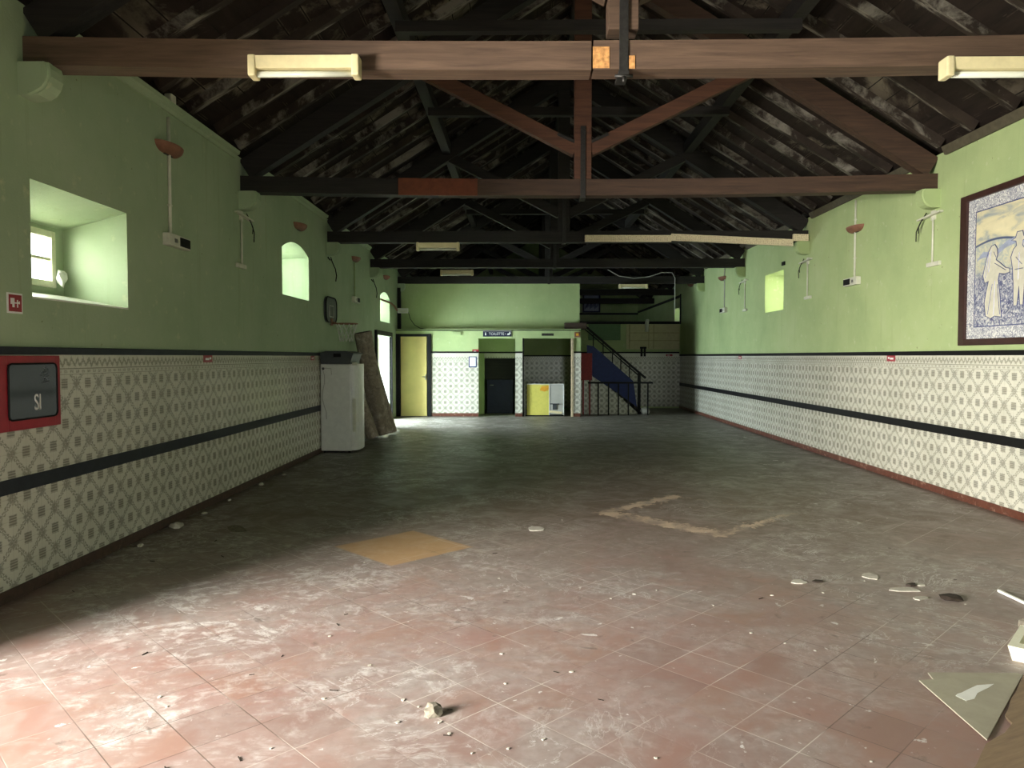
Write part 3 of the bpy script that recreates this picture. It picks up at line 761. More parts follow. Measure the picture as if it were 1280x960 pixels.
def ebox(side, y, z, label):
    s = 1 if side == 'L' else -1; X = XL if side == 'L' else XR
    r = thing('emergency_light', (X, y, z), label, 'emergency light', 'emergency lights on the side walls')
    d = 1
    mb = MB(); mb.box(min(X, X+s*.07), max(X, X+s*.07), y-.22, y+.22, z-.055, z+.06, .008); mb.build('case', WHITED, r)
    mb = MB(); mb.box(min(X+s*.07, X+s*.078), max(X+s*.07, X+s*.078), y-.01, y+.2, z-.04, z+.045, .003); mb.build('lens', BLACK, r)
    mb = MB(); mb.box(min(X+s*.07, X+s*.074), max(X+s*.07, X+s*.074), y-.12, y-.06, z-.02, z+.02, .002); mb.build('indicator', STEEL, r)
    return r
ebox('L', 7.2, 2.70, 'white and black emergency light box on the left wall by the near window')
ebox('R', 11.12, 2.70, 'open emergency light box nearest on the right wall')
ebox('R', 18.15, 2.71, 'small emergency light box far along the right wall')
ebox('L', 14.95, 2.73, 'small emergency light box beyond the basketball board')

def bracket(side, y, z, zp, label, shelf=True, wires=True):
    s = 1 if side == 'L' else -1; X = XL if side == 'L' else XR
    r = thing('wall_bracket', (X, y, z), label, 'bracket', 'white brackets with loose cables under the corbels')
    mb = MB(); mb.bar((X+s*.03, y-.2, z+.02), (X+s*.04, y+.28, z-.01), .05, .02); mb.box(min(X, X+s*.02), max(X, X+s*.02), y-.04, y+.04, z-.05, z+.06); mb.build('arm', WHITED, r)
    mb = MB(); mb.tube([(X+s*.014, y, z-.02), (X+s*.014, y, zp)], .012); mb.build('tube', WHITED, r)
    mb = MB(); mb.box(min(X, X+s*.035), max(X, X+s*.035), y-.17, y+.10, zp-.03, zp+.02, .006); mb.build('outlet_strip', WHITED, r)
    if wires:
        mb = MB(); mb.tube([(X+s*.04, y+.1, z+.05), (X+s*.06, y+.2, z-.05), (X+s*.07, y+.27, z-.15), (X+s*.05, y+.31, z-.26)], .007, 6)
        mb.tube([(X+s*.05, y+.16, z-.0), (X+s*.08, y+.2, z-.10), (X+s*.06, y+.24, z-.17)], .006, 6); mb.build('loose_cable', BLACK, r)
    return r
bracket('L', 8.93, 3.27, 2.68, 'white bracket with dangling black cable under the second left corbel')
bracket('R', 9.0, 3.27, 2.70, 'white bracket and tube left of the tile mural under second right corbel')
bracket('R', 12.9, 3.23, 2.61, 'white bracket and tube under the third right corbel')
bracket('R', 16.5, 3.24, 2.62, 'small bracket under the fourth right corbel')
# loose cables on the far left corbels
for (y, lab) in ((13.05, 'black loose cable hanging under the third left corbel'), (16.75, 'looped cable hanging under the fourth left corbel')):
    m = MB(); m.tube([(XL+.03, y-.02, 3.33), (XL+.05, y+.0, 3.25), (XL+.07, y+.14, 3.14), (XL+.07, y+.22, 3.03), (XL+.06, y+.2, 2.93)], .009, 6)
    m.tube([(XL+.03, y-.2, 3.3), (XL+.04, y-.1, 3.27)], .012, 6)
    tag(m.build('loose_cable', BLACK, None, (XL, y, 3.0)), lab, 'cable')
m = MB(); m.box(XR-.03, XR, 14.02, 14.16, 3.30, 3.37, .006); m.box(XR-.045, XR-.03, 14.05, 14.10, 3.31, 3.35); tag(m.build('junction_box', BLACK, None, (XR, 14.1, 3.3)), 'small black junction box just above the right window', 'junction box')
m = MB(); m.box(XL, XL+.07, 7.06, 7.16, 3.99, 4.07, .01); m.box(XL+.02, XL+.05, 7.09, 7.13, 3.96, 3.99); tag(m.build('junction_box', WHITED, None, (XL, 7.1, 4.0)), 'small white junction box on top of the left cornice', 'junction box')
# broken white lump (foam) at the window catch
m = MB(); bmesh.ops.create_icosphere(m.bm, subdivisions=2, radius=.055)
random.seed(8)
for v in m.bm.verts: v.co = Vector((v.co.x*.6, v.co.y, v.co.z*1.3))*random.uniform(.7, 1.25) + Vector((-3.86, 6.24, 2.25))
tag(m.build('paper_wad', WHITE, None, (-3.86, 6.24, 2.2)), 'crumpled white wad stuck at the corner of the near window frame', 'paper')
# rusty rod across far window
m = MB(); m.tube([(XL+.03, 17.6, 2.945), (XL+.04, 18.96, 2.95), (XL+.07, 19.3, 2.90), (XL+.09, 19.55, 2.80)], .022, 8); tag(m.build('pipe', TERRA, None, (XL, 18.3, 2.94)), 'rusty pipe running across the farthest left window', 'pipe')

# fire hose cabinet
r = thing('fire_hose_cabinet', (XL, 5.0, 1.113), 'red fire hose cabinet with dark glass door on the left wall', 'fire hose cabinet')
m = MB(); ya, yb, za, zb = 4.66, 5.31, 1.113, 1.606
x0, x1 = XL+.012, XL+.05
m.box(x0, x1, ya, 4.765, za, zb, .005); m.box(x0, x1, 5.255, yb, za, zb, .005); m.box(x0, x1, 4.765, 5.255, za, za+.075, .005); m.box(x0, x1, 4.765, 5.255, zb-.06, zb, .005); m.build('frame', REDP, r)
m = MB(); rr = .035; gy0, gy1, gz0, gz1 = 4.76, 5.262, za+.07, zb-.055; pts = []
for cy, cz, a0 in ((gy1-rr, gz1-rr, 0), (gy0+rr, gz1-rr, 90), (gy0+rr, gz0+rr, 180), (gy1-rr, gz0+rr, 270)):
    for q in range(5): a = R(a0+q*22.5); pts.append((cy+rr*math.cos(a), cz+rr*math.sin(a)))
m.prism(pts, 0, x0+.005, x1+.006); gl = m.build('glass_door', GLASSD, r)
gp = [(p[0]*1, p[1]) for p in pts]
m = MB(); m.tube([(x1+.006, *p) for p in pts] + [(x1+.006, *pts[0])], .006, 6); m.build('gasket', BLACK, gl)
lettering('lettering', 'SI', .155, SKINT, gl, (x1+.0075, 5.045, 1.285), ROT_LEFT, .72)
m = MB()
for q in range(9): m.tube([(x1+.0075, 5.1+.02*math.sin(q), 1.42+q*.012), (x1+.0075, 5.16+.02*math.cos(q*2), 1.43+q*.012)], .0016, 4)
m.build('scratches', STEEL, gl)
# fire hose sign
r = thing('fire_sign', (XL, 4.915, 1.89), 'small red and white fire hose sign above the fire cabinet', 'sign')
m = MB(); m.box(XL, XL+.006, 4.84, 4.99, 1.885, 2.02, .002); m.build('plate', SKINT, r)
m = MB(); m.box(XL+.006, XL+.008, 4.853, 4.978, 1.897, 2.008); m.build('red_field', REDP, r)
m = MB(); X = XL+.009
m.prism([(4.868, 1.945), (4.885, 1.945), (4.885, 1.925), (4.905, 1.925), (4.905, 1.985), (4.868, 1.985)], 0, X-.001, X+.001)
m.box(X-.001, X+.001, 4.905, 4.93, 1.95, 1.958); m.box(X-.001, X+.001, 4.93, 4.94, 1.925, 1.975); m.prism([(4.938, 1.958), (4.957, 1.968), (4.957, 1.948), (4.938, 1.952)], 0, X-.001, X+.001)
m.build('pictogram', SKINT, r)
# little red labels on the tile border
def rlabel(side, a, z, w, h, label):
    m = MB(); r = None
    if side in 'LR':
        s = 1 if side == 'L' else -1; X = (XL if side == 'L' else XR) + s*.012
        r = thing('red_label', (X, a, z), label, 'label'); m.box(min(X, X+s*.004), max(X, X+s*.004), a-w/2, a+w/2, z-h/2, z+h/2); m.build('plate', REDP, r)
        m = MB(); m.box(min(X+s*.004, X+s*.005), max(X+s*.004, X+s*.005), a-w*.3, a+w*.12, z-h*.18, z+h*.12); m.box(min(X+s*.004, X+s*.005), max(X+s*.004, X+s*.005), a+w*.18, a+w*.36, z-h*.08, z+h*.22); m.build('arrow', SKINT, r)
    else:
        Y = side_y = 23.185 if side == 'B' else YF-.012
        r = thing('red_label', (a, Y, z), label, 'label'); m.box(a-w/2, a+w/2, Y-.004, Y, z-h/2, z+h/2); m.build('plate', REDP, r)
        m = MB(); m.box(a-w*.3, a+w*.1, Y-.005, Y-.004, z-h*.15, z+h*.1); m.build('arrow', SKINT, r)
rlabel('L', 7.92, 1.575, .22, .075, 'red label on the left tile border past the fire cabinet')
rlabel('L', 11.9, 1.575, .2, .07, 'red label on the left tile border beside the fridge')
rlabel('R', 9.95, 1.575, .22, .08, 'red label on the right tile border, nearest')
rlabel('R', 16.8, 1.575, .22, .07, 'red label far along the right tile border')
rlabel('F', -1.24, 1.745, .17, .09, 'bright red label at the corner beside the toilet doorway')
rlabel('B', 4.55, 1.64, .2, .06, 'dim red label on the back wall under the beige panel')

# azulejo mural on right wall
ya, yb, za, zb = 6.3, 8.39, 1.72, 3.35
r = thing('tile_mural', (XR, (ya+yb)/2, za), 'large framed blue and white tile mural on the right wall', 'tile mural')
m = MB(); x0, x1 = XR-.05, XR; f = .115
m.box(x0, x1, ya, ya+f, za, zb, .008); m.box(x0, x1, yb-f, yb, za, zb, .008); m.box(x0, x1, ya+f, yb-f, za, za+f*.6, .008); m.box(x0, x1, ya+f, yb-f, zb-f*.6, zb, .008); m.build('frame', DKBROWN, r)
m = MB(); m.box(XR-.02, XR, ya+f, yb-f, za+f*.6, zb-f*.6); m.build('border', MBORD, r)
sa, sb, sz0, sz1 = ya+f+.16, yb-f-.14, za+f*.6+.13, zb-f*.6-.14
m = MB(); m.box(XR-.023, XR-.02, sa, sb, sz0, sz1); pic = m.build('picture', MURAL, r)
m = MB(); xx = XR-.024
for a, b, c, d in ((sa-.008, sb+.008, sz0-.008, sz0+.004), (sa-.008, sb+.008, sz1-.004, sz1+.008), (sa-.008, sa+.004, sz0, sz1), (sb-.004, sb+.008, sz0, sz1)): m.box(xx, xx+.003, a, b, c, d)
m.build('inner_line', FIGB, pic)
def shape(pts, dy, dz, sc, d):
    return [(dy + p[0]*sc, dz + p[1]*sc) for p in pts]
# figures: veiled woman carrying a bundle, a man in a hat; painted flat on the tiles (y grows away, so left of picture = larger y)
m = MB()
wom = [(-.16, 0), (-.02, .02), (.06, -.01), (.17, .03), (.20, .2), (.16, .36), (.12, .48), (.20, .46), (.24, .56), (.18, .74), (.13, .86), (.07, .93), (.0, .94), (-.05, .88), (-.06, .8), (-.03, .74), (-.10, .70), (-.22, .62), (-.30, .60), (-.30, .55), (-.20, .54), (-.10, .56), (-.08, .48), (-.12, .3)]
man = [(-.10, 0), (-.03, .01), (-.01, .25), (.02, .01), (.10, .0), (.11, .3), (.13, .5), (.17, .66), (.12, .76), (.06, .80), (.07, .86), (.16, .88), (.08, .91), (.05, .98), (-.06, .98), (-.08, .91), (-.16, .88), (-.07, .85), (-.06, .79), (-.12, .74), (-.17, .6), (-.26, .52), (-.24, .46), (-.13, .50), (-.12, .3)]
m.prism(shape(wom, 7.80, 2.0, .80, 0), 0, xx-.002, xx+.001)
m.prism(shape(man, 7.42, 2.1, .74, 0), 0, xx-.002, xx+.001); m.build('painted_figures', FIGC, pic)
for P, dy, dz in ((wom, 7.80, 2.0), (man, 7.42, 2.1)):
    q = shape(P, dy, dz, .80 if P is wom else .74, 0); m = MB(); m.tube([(xx-.002, *p) for p in q] + [(xx-.002, *q[0])], .005, 5); m.build('figure_outline', FIGB, pic)
for (a, b) in (((7.83, 2.35), (7.90, 2.04)), ((7.79, 2.38), (7.80, 2.03)), ((7.75, 2.34), (7.70, 2.03)), ((7.90, 2.68), (7.95, 2.42)), ((7.86, 2.70), (7.90, 2.48)), ((7.80, 2.56), (7.62, 2.47)), ((7.42, 2.62), (7.43, 2.36)), ((7.47, 2.58), (7.38, 2.50)), ((7.36, 2.46), (7.48, 2.46)), ((7.82, 2.68), (7.78, 2.62))):
    m = MB(); m.tube([(xx-.002, *a), (xx-.002, *b)], .004, 4); m.build('drapery_line', FIGB, pic)
m = MB(); m.prism([(sb-.02, 2.62), (8.0, 2.7), (7.8, 2.68), (7.62, 2.76), (7.4, 2.80), (7.1, 2.72), (sa+.02, 2.76), (sa+.02, 2.70), (7.1, 2.66), (7.4, 2.73), (7.62, 2.70), (7.8, 2.63), (8.0, 2.64)], 0, xx-.0015, xx+.001); m.build('painted_hills', FIGG, pic)

# basketball hoop
r = thing('basketball_hoop', (XL, 13.0, 2.2), 'small black basketball backboard with rim and net on the left wall', 'basketball hoop')
pts = []; cy, cz, hw, hh, rr = 13.0, 2.41, .36, .215, .14
for a0, oy, oz in ((0, hw-rr, hh-rr), (90, -hw+rr, hh-rr), (180, -hw+rr, -hh+rr), (270, hw-rr, -hh+rr)):
    for q in range(6): a = R(a0+q*18); pts.append((cy+oy+rr*math.cos(a), cz+oz+rr*math.sin(a)))
m = MB(); m.prism(pts, 0, XL+.004, XL+.04); m.build('backboard', BIN, r)
m = MB(); m.tube([(XL+.042, *p) for p in pts] + [(XL+.042, *pts[0])], .012, 6)
m.build('edge_trim', BLACK, r)
m = MB(); q = [(12.86, 2.29), (12.86, 2.48), (13.14, 2.48), (13.14, 2.29), (12.86, 2.29)]; m.tube([(XL+.042, *p) for p in q], .01, 4); m.build('target_square', GREY, r)
rc = (XL+.30, 13.0, 2.17)
m = MB(); m.tube([(rc[0]+.19*math.cos(R(a)), rc[1]+.19*math.sin(R(a)), rc[2]) for a in range(0, 361, 15)], .011, 6); m.tube([(XL+.03, 13.0, 2.19), (XL+.12, 13.0, 2.175)], .022, 6); m.box(XL+.04, XL+.055, 12.94, 13.06, 2.14, 2.26); m.build('rim', TERRA, r)
m = MB()
for q in range(12):
    a = 2*math.pi*q/12; b = a+2*math.pi/24; P = lambda an, rad, z: (rc[0]+rad*math.cos(an), rc[1]+rad*math.sin(an), z)
    for sg in (1, -1): m.tube([P(a, .185, 2.165), P(a+sg*.26, .15, 2.05), P(a, .125, 1.95), P(a+sg*.26, .11, 1.86)], .004, 4)
m.build('net', NET, r)

# ------------------------------------------------------------------ fridge, box, rolled carpets
r = thing('fridge', (-3.1, 12.65, 0), 'old white fridge standing against the left wall', 'fridge')
fx0, fx1, fy0, fy1, fz = -3.34, -2.83, 12.32, 12.98, 1.475
m = MB(); m.box(fx0, fx1, fy0, fy1, .03, fz, .02); body = m.build('body', WHITE, r)
m = MB(); m.prism([(fx1+.004, fy0+.01), (fx1+.05, fy0+.02), (fx1+.10, fy0+.12), (fx1+.115, (fy0+fy1)/2), (fx1+.10, fy1-.12), (fx1+.05, fy1-.02), (fx1+.004, fy1-.01)], 2, .04, fz); dr = m.build('door', WHITE, r)
m = MB(); m.box(fx1+.02, fx1+.10, fy0-.012, fy0+.03, fz-.02, fz+.03, .006); m.box(fx1+.02, fx1+.07, fy0-.006, fy0+.04, .35, .9, .006); m.build('door_handle', WHITED, dr)
m = MB(); m.tube([(-3.30+.03*math.sin(1.2*q)+.03*q/6, fy0-.006, 1.40-.12*q) for q in range(8)], .006, 5); m.tube([(-3.30, fy0-.008, 1.41), (-3.16, fy0-.008, 1.40), (-3.15, fy0-.008, 1.30)], .006, 5); m.build('power_cord', GREY, r)
m = MB(); m.tube([(-3.29, fy0-.012, 1.40), (-3.29, fy0, 1.40)], .02, 10); m.build('plug_button', BLACK, r)
for xx_, yy_ in ((fx0+.05, fy0+.06), (fx1-.05, fy0+.06), (fx0+.05, fy1-.06), (fx1-.05, fy1-.06)):
    m = MB(); m.tube([(xx_, yy_, 0), (xx_, yy_, .04)], .02, 8); m.build('foot', BLACK, r)
r = thing('storage_box', (-3.1, 12.65, 1.477), 'dark grey lidded box on top of the white fridge', 'box')
m = MB(); m.prism([(-3.31, 1.477), (-2.84, 1.477), (-2.79, 1.63), (-3.335, 1.63)], 1, 12.28, 12.96); m.build('tub', BIN, r)
m = MB(); m.prism([(-3.34, 1.63), (-2.775, 1.63), (-2.775, 1.655), (-2.90, 1.69), (-3.22, 1.69), (-3.34, 1.655)], 1, 12.25, 12.99); m.build('lid', BIN, r)
m = MB(); m.box(-3.10, -2.98, 12.235, 12.26, 1.59, 1.65, .004); m.build('latch', BLACK, r)

def roll(a, b, rad, mat, label, group, flat=1.0):
    a = Vector(a); b = Vector(b); r = thing('carpet_roll', a, label, 'carpet roll', group)
    t = (b-a).normalized(); u = t.cross(Vector((0, 1, 0))).normalized(); v = u.cross(t).normalized()
    mb = MB(); n = 40; rings = []
    random.seed(int(a.x*100))
    for p, tt in [(a + (b-a)*f, f) for f in (0, .15, .35, .55, .75, .9, 1)]:
        ring = []
        for q in range(n):
            an = 2*math.pi*q/n; rr = rad*(1 + .05*math.sin(3*an+tt*4) + .03*math.sin(7*an)) * (1 + .06*math.sin(tt*6))
            if q == 0: rr *= 1.10
            ring.append(p + u*(rr*math.cos(an)) + v*(rr*flat*math.sin(an)))
        rings.append(ring)
    for A, B in zip(rings, rings[1:]):
        for q in range(n): mb.face([A[q], A[(q+1) % n], B[(q+1) % n], B[q]])
    mb.face(rings[0]); 
    # open hollow top and inner wall
    I = [b + (p-b)*.55 for p in rings[-1]]; J = [b - t*.3 + (p-b)*.45 for p in rings[-1]]
    for q in range(n):
        mb.face([rings[-1][q], rings[-1][(q+1) % n], I[(q+1) % n], I[q]]); mb.face([I[q], I[(q+1) % n], J[(q+1) % n], J[q]])
    mb.face(J)
    mb.build('roll', mat, r)
    mb = MB()                                            # spiral edge seen on the end
    sp = [b + t*.004 + (u*math.cos(k*.5)+v*math.sin(k*.5)*flat)*(rad*(.55+.42*k/40)) for k in range(41)]
    mb.tube(sp, .004, 4); mb.build('spiral_edge', DKCHIP, r)
    mb = MB(); mb.bar(a + u*rad*1.06 - v*.0, b + u*rad*1.06, .012, .03, v); mb.build('loose_edge', ROCK, r)
G = 'rolled carpets leaning by the fridge'
roll((-2.78, 14.85, .06), (-3.11, 14.6, 2.07), .165, CARPET, 'thickest brown carpet roll leaning on the left wall', G)
roll((-2.67, 15.35, .04), (-3.19, 15.2, 2.05), .085, CARPET, 'slim carpet roll leaning behind the thickest roll, on its right', G)
roll((-2.86, 14.25, .05), (-3.20, 14.1, 1.15), .11, CARPET, 'short carpet roll leaning between the fridge and the thickest roll', G)

# ------------------------------------------------------------------ far end fittings
r = thing('emergency_light', (-3.2, 20.1, 2.82), 'white emergency light in the far left corner above the yellow door', 'emergency light')
m = MB(); m.box(-3.33, -3.05, 19.95, 20.05, 2.76, 2.89, .012); m.build('case', WHITE, r)
m = MB(); m.box(-3.31, -3.07, 19.94, 19.95, 2.775, 2.83, .004); m.build('diffuser', TUBE, r)
m = MB(); m.box(-3.24, -3.14, 20.05, 20.22, 2.80, 2.85); m.build('mount', WHITE, r)
m = MB(); m.tube([(-3.04, 20.0, 2.78), (-3.0, 20.08, 2.6), (-2.9, 20.15, 2.45), (-2.75, 20.18, 2.36), (-2.6, 20.18, 2.34)], .008, 6); tag(m.build('cable', BLACK, None, (-3.0, 20.1, 2.5)), 'thin black cable drooping from the white emergency light', 'cable')
k += 1; m = MB(); m.box(XL, XL+.09, 20.13, 20.22, 2.33, 3.45); struct(m.build('trim_%d' % k, BLACK))
m = MB(); m.box(-1.87, -1.62, YF-.05, YF, 2.17, 2.26, .015); m.box(-1.85, -1.64, YF-.056, YF-.05, 2.19, 2.22); tag(m.build('emergency_light', PL, None, (-1.75, YF, 2.2)), 'pale green emergency light on the lintel between yellow door and toilet', 'emergency light')
# toilet sign
r = thing('toilet_sign', (-.65, YF, 2.13), 'navy TOILETTE sign over the dark doorway', 'sign')
m = MB(); m.box(-1.04, -.28, YF-.02, YF, 2.13, 2.27, .004); m.build('board', NAVY, r)
m = MB(); m.box(-1.04, -.28, YF-.024, YF, 2.27, 2.30); m.build('top_edge', GREY, r)
lettering('lettering', 'TOILETTE', .098, SKINT, r, (-.68, YF-.022, 2.198), ROT_FRONT, .95)
m = MB(); yy = YF-.022
def dot(cx, cz, rad): m.prism([(cx+rad*math.cos(2*math.pi*q/12), cz+rad*math.sin(2*math.pi*q/12)) for q in range(12)], 1, yy-.001, yy+.001)
dot(-.97, 2.225, .013); m.box(-.985, -.955, yy-.001, yy+.001, 2.165, 2.208)
m.prism([(-.40, 2.17), (-.335, 2.17), (-.30, 2.22), (-.33, 2.25), (-.355, 2.215), (-.385, 2.215)], 1, yy-.001, yy+.001); dot(-.325, 2.245, .014)
m.prism([(-.455, 2.19), (-.43, 2.19), (-.4425, 2.215)], 1, yy-.001, yy+.001)
m.build('symbols', SKINT, r)
r = thing('notice', (-1.31, YF, 1.31), 'white notice with blue edge on tiles left of toilet doorway', 'notice')
m = MB(); m.box(-1.42, -1.21, YF-.016, YF-.012, 1.31, 1.60); m.build('holder', BLUE, r)
m = MB(); m.box(-1.395, -1.235, YF-.018, YF-.016, 1.34, 1.58); m.build('sheet', SKINT, r)
m = MB()
for q in range(6): m.box(-1.375, -1.255 - .03*(q % 3), YF-.019, YF-.018, 1.54-.03*q, 1.546-.03*q)
m.build('print_lines', GREY, r)
r = thing('alarm_button', (1.46, YF, 2.12), 'small orange alarm box at the top right corner of the doorways', 'alarm')
m = MB(); m.box(1.39, 1.54, YF-.05, YF, 2.11, 2.25, .008); m.build('case', TERRA, r)
m = MB(); m.box(1.43, 1.50, YF-.056, YF-.05, 2.15, 2.21, .002); m.build('button', ORANGE, r)
m = MB(); m.box(.52, .84, YF-.006, YF, 2.15, 2.215)
for q in range(3): m.box(.53, .83, YF-.014, YF-.006, 2.16+q*.02, 2.168+q*.02)
tag(m.build('vent_grille', IRON, None, (.68, YF, 2.18)), 'small dark vent grille over the wide doorway', 'vent')
# yellow and grey panel standing in the wide doorway
r = thing('room_divider', (.6, 20.02, 0), 'yellow and grey panel standing in the wide doorway', 'panel')
m = MB(); m.box(.13, .72, 19.98, 20.02, .03, .86, .004); m.build('yellow_panel', YEL, r)
m = MB(); m.box(.72, 1.11, 19.985, 20.015, .05, .86, .004); m.build('grey_panel', GREY, r)
m = MB(); m.box(1.10, 1.125, 19.975, 20.025, 0, .865, .003); m.box(.72, .74, 19.975, 20.0, .03, .86); m.box(.13, 1.11, 19.97, 20.03, .855, .87); m.build('edge_strip', WHITE, r)
m = MB(); m.box(.07, 1.12, 19.975, 20.03, 0, .03); m.build('bottom_rail', BLACK, r)
m = MB(); m.prism([(.47, .70), (.60, .66), (.70, .70), (.71, .82), (.52, .80)], 1, 19.976, 19.98); m.build('orange_mark', ORANGE, r)
m = MB(); m.box(.75, 1.0, 19.95, 19.985, .32, .345); m.box(.82, .93, 19.97, 19.985, .18, .32); m.build('shelf', BIN, r)
m = MB(); m.prism([(.73, .10), (1.05, .06), (1.08, .12), (.75, .16)], 1, 19.965, 19.985); m.build('tan_strip', CREAM, r)
m = MB(); m.bar((.075, 19.955, .0), (.075, 19.955, .86), .02, .02, (0, 1, 0)); tag(m.build('white_batten', WHITE, None, (.075, 19.97, 0)), 'white batten standing left of the yellow panel', 'batten')
# landing slab, stairs
m = MB(); m.box(1.14, 1.72, 19.98, 20.22, 2.332, 2.50, .01); m.box(1.562, 1.72, 20.22, 20.66, 2.332, 2.50, .01); tag(m.build('landing', m_wood('dark_landing_wood', srgb(52, 40, 34), srgb(74, 58, 48), srgb(90, 76, 64), .75), None, (1.4, 20.1, 2.33)), 'dark landing slab at the top of the stairs beside the green upper wall', 'landing')
r = thing('staircase', (2.5, 21.2, 0), 'dark staircase with blue side rising left behind the doorways', 'staircase')
sl = -.855; st0 = 3.30
n = 10
for q in range(n):
    x1 = st0 - q*(1.72/n); z = (q+1)*(1.62/n)
    m = MB(); m.box(x1-1.72/n-.03, x1, 20.76, 21.66, z-.04, z, .005); m.box(x1-.02, x1, 20.76, 21.66, z-1.62/n, z-.04); m.build('step', BEAMD, r)
m = MB(); m.prism([(1.58, 0), (st0-.05, 0), (1.58, 1.50)], 1, 20.74, 20.78); o = m.build('side_wall', TILE_X, r)
m = MB(); m.prism([(1.79, 1.92), (1.98, 1.88), (3.08, .92), (3.18, .20), (3.05, .30), (2.6, .62), (1.95, 1.05), (1.80, 1.50)], 1, 20.70, 20.74); m.build('side_board', BLUE, r)
rail = MB(); rail.bar((1.60, 20.72, 2.56), (3.42, 20.72, 1.0), .05, .06, (0, 0, 1), .008); rail.bar((1.66, 20.72, 2.42), (3.22, 20.72, 1.08), .03, .035); rail.build('handrail', BLACK, r)
for x in (1.97, 2.24, 2.50, 2.73, 2.97):
    zt = 2.56 - (x-1.60)*.857; m = MB(); m.box(x-.014, x+.014, 20.705, 20.735, zt-.62, zt); m.build('baluster', BLACK, r)
m = MB(); m.box(3.20, 3.28, 20.68, 20.76, 0, 1.16, .008); m.build('newel_post', BLACK, r)
r = thing('low_railing', (2.6, 20.4, 0), 'low black railing at the foot of the stairs', 'railing')
m = MB(); m.box(1.80, 3.56, 20.37, 20.43, .86, .91, .006); m.build('top_rail', BLACK, r)
for x in (2.08, 2.36, 2.63, 2.90, 3.43):
    m = MB(); m.box(x-.018, x+.018, 20.382, 20.418, 0, .86); m.build('post', BLACK, r)
m = MB(); m.box(1.62, 1.92, 20.52, 20.55, .95, 1.69, .004); m.box(1.66, 1.70, 20.53, 20.55, 0, .95); m.box(1.84, 1.88, 20.53, 20.55, 0, .95); tag(m.build('red_board', REDD, None, (1.77, 20.53, 0)), 'dull red board standing at the corner before the stairs', 'board')
random.seed(12)
m = MB(); bmesh.ops.create_icosphere(m.bm, subdivisions=2, radius=.1)
for v in m.bm.verts: v.co = Vector((v.co.x*1.3, v.co.y, v.co.z*1.2))*random.uniform(.75, 1.1) + Vector((3.38, 20.56, .1))
for v in m.bm.verts: v.co.z = max(v.co.z, 0)
tag(m.build('bag', GREY, None, (3.38, 20.56, 0)), 'small grey bundle on the floor beside the stair newel', 'bag')
# beige panel on back wall
r = thing('wall_panel', (4.05, 23.19, 1.82), 'beige panelled board hung on the back wall beyond the stairs', 'wall panel')
m = MB(); m.box(3.22, 4.86, 23.155, 23.185, 1.82, 2.595, .004); m.build('board', PANELB, r)
m = MB(); m.box(3.30, 3.33, 23.145, 23.155, 1.84, 2.58); m.box(3.9, 3.92, 23.147, 23.155, 1.84, 2.58); m.box(4.05, 4.07, 23.147, 23.155, 1.84, 2.58)
for z in (2.08, 2.32): m.box(3.33, 4.85, 23.148, 23.155, z, z+.018)
m.build('batten', plain('tan_batten', srgb(160, 150, 110), .6), r)
m = MB(); m.box(2.05, 3.02, 23.17, 23.19, 2.12, 2.595); m.box(3.0, 3.04, 23.16, 23.19, 2.10, 2.6); m.box(2.05, 3.02, 23.165, 23.17, 2.10, 2.13); tag(m.build('green_board', DKGREEN, None, (2.5, 23.18, 2.1)), 'dark green board on the back wall above the handrail', 'board')
m = MB(); m.tube([(3.84, 23.10, 2.36), (3.84, 23.10, 2.62), (3.86, 23.10, 2.74)], [.055, .06, .05], 10); m.box(3.80, 3.88, 23.10, 23.15, 2.42, 2.5); tag(m.build('wall_light', TUBE, None, (3.84, 23.12, 2.4)), 'small pale tube light in front of the beige panel', 'wall lamp')
m = MB(); m.box(3.66, 3.72, 23.13, 23.17, 1.60, 1.86, .006); m.box(3.76, 3.82, 23.13, 23.17, 1.60, 1.86, .006); m.box(3.64, 3.84, 23.15, 23.17, 1.84, 1.9); tag(m.build('coat_hook', BLACK, None, (3.74, 23.17, 1.6)), 'pair of black hooks under the beige panel on the back wall', 'hook')
# picture on gable, beyond
r = thing('blue_picture', (2.95, Y1-.03, 3.45), 'dim blue and white picture on the upper far wall', 'picture')
m = MB(); m.box(2.55, 3.30, Y1-.05, Y1-.02, 3.45, 4.25, .006); m.build('frame', NAVY, r)
m = MB(); m.box(2.62, 3.23, Y1-.055, Y1-.05, 3.52, 4.18); m.build('picture', FIGG, r)
m = MB()
for q in range(14): m.tube([(2.66+.04*q, Y1-.056, 3.6+.03*(q % 5)), (2.70+.035*q, Y1-.056, 3.75+.06*(q % 4))], .014, 4)
m.build('painted_figures', FIGB, r)
# loose cable in the roof near the far end
m = MB(); m.tube([(2.3, 20.19, 3.93), (2.6, 20.19, 3.76), (3.0, 20.19, 3.70), (3.4, 20.19, 3.74), (3.75, 20.19, 3.85), (4.02, 20.19, 3.85), (4.10, 20.19, 3.7), (4.10, 20.19, 2.75)], .012, 6); tag(m.build('cable', GREY, None, (3.3, 20.1, 3.7)), 'grey cable sagging from the fifth truss and hanging down at right', 'cable')

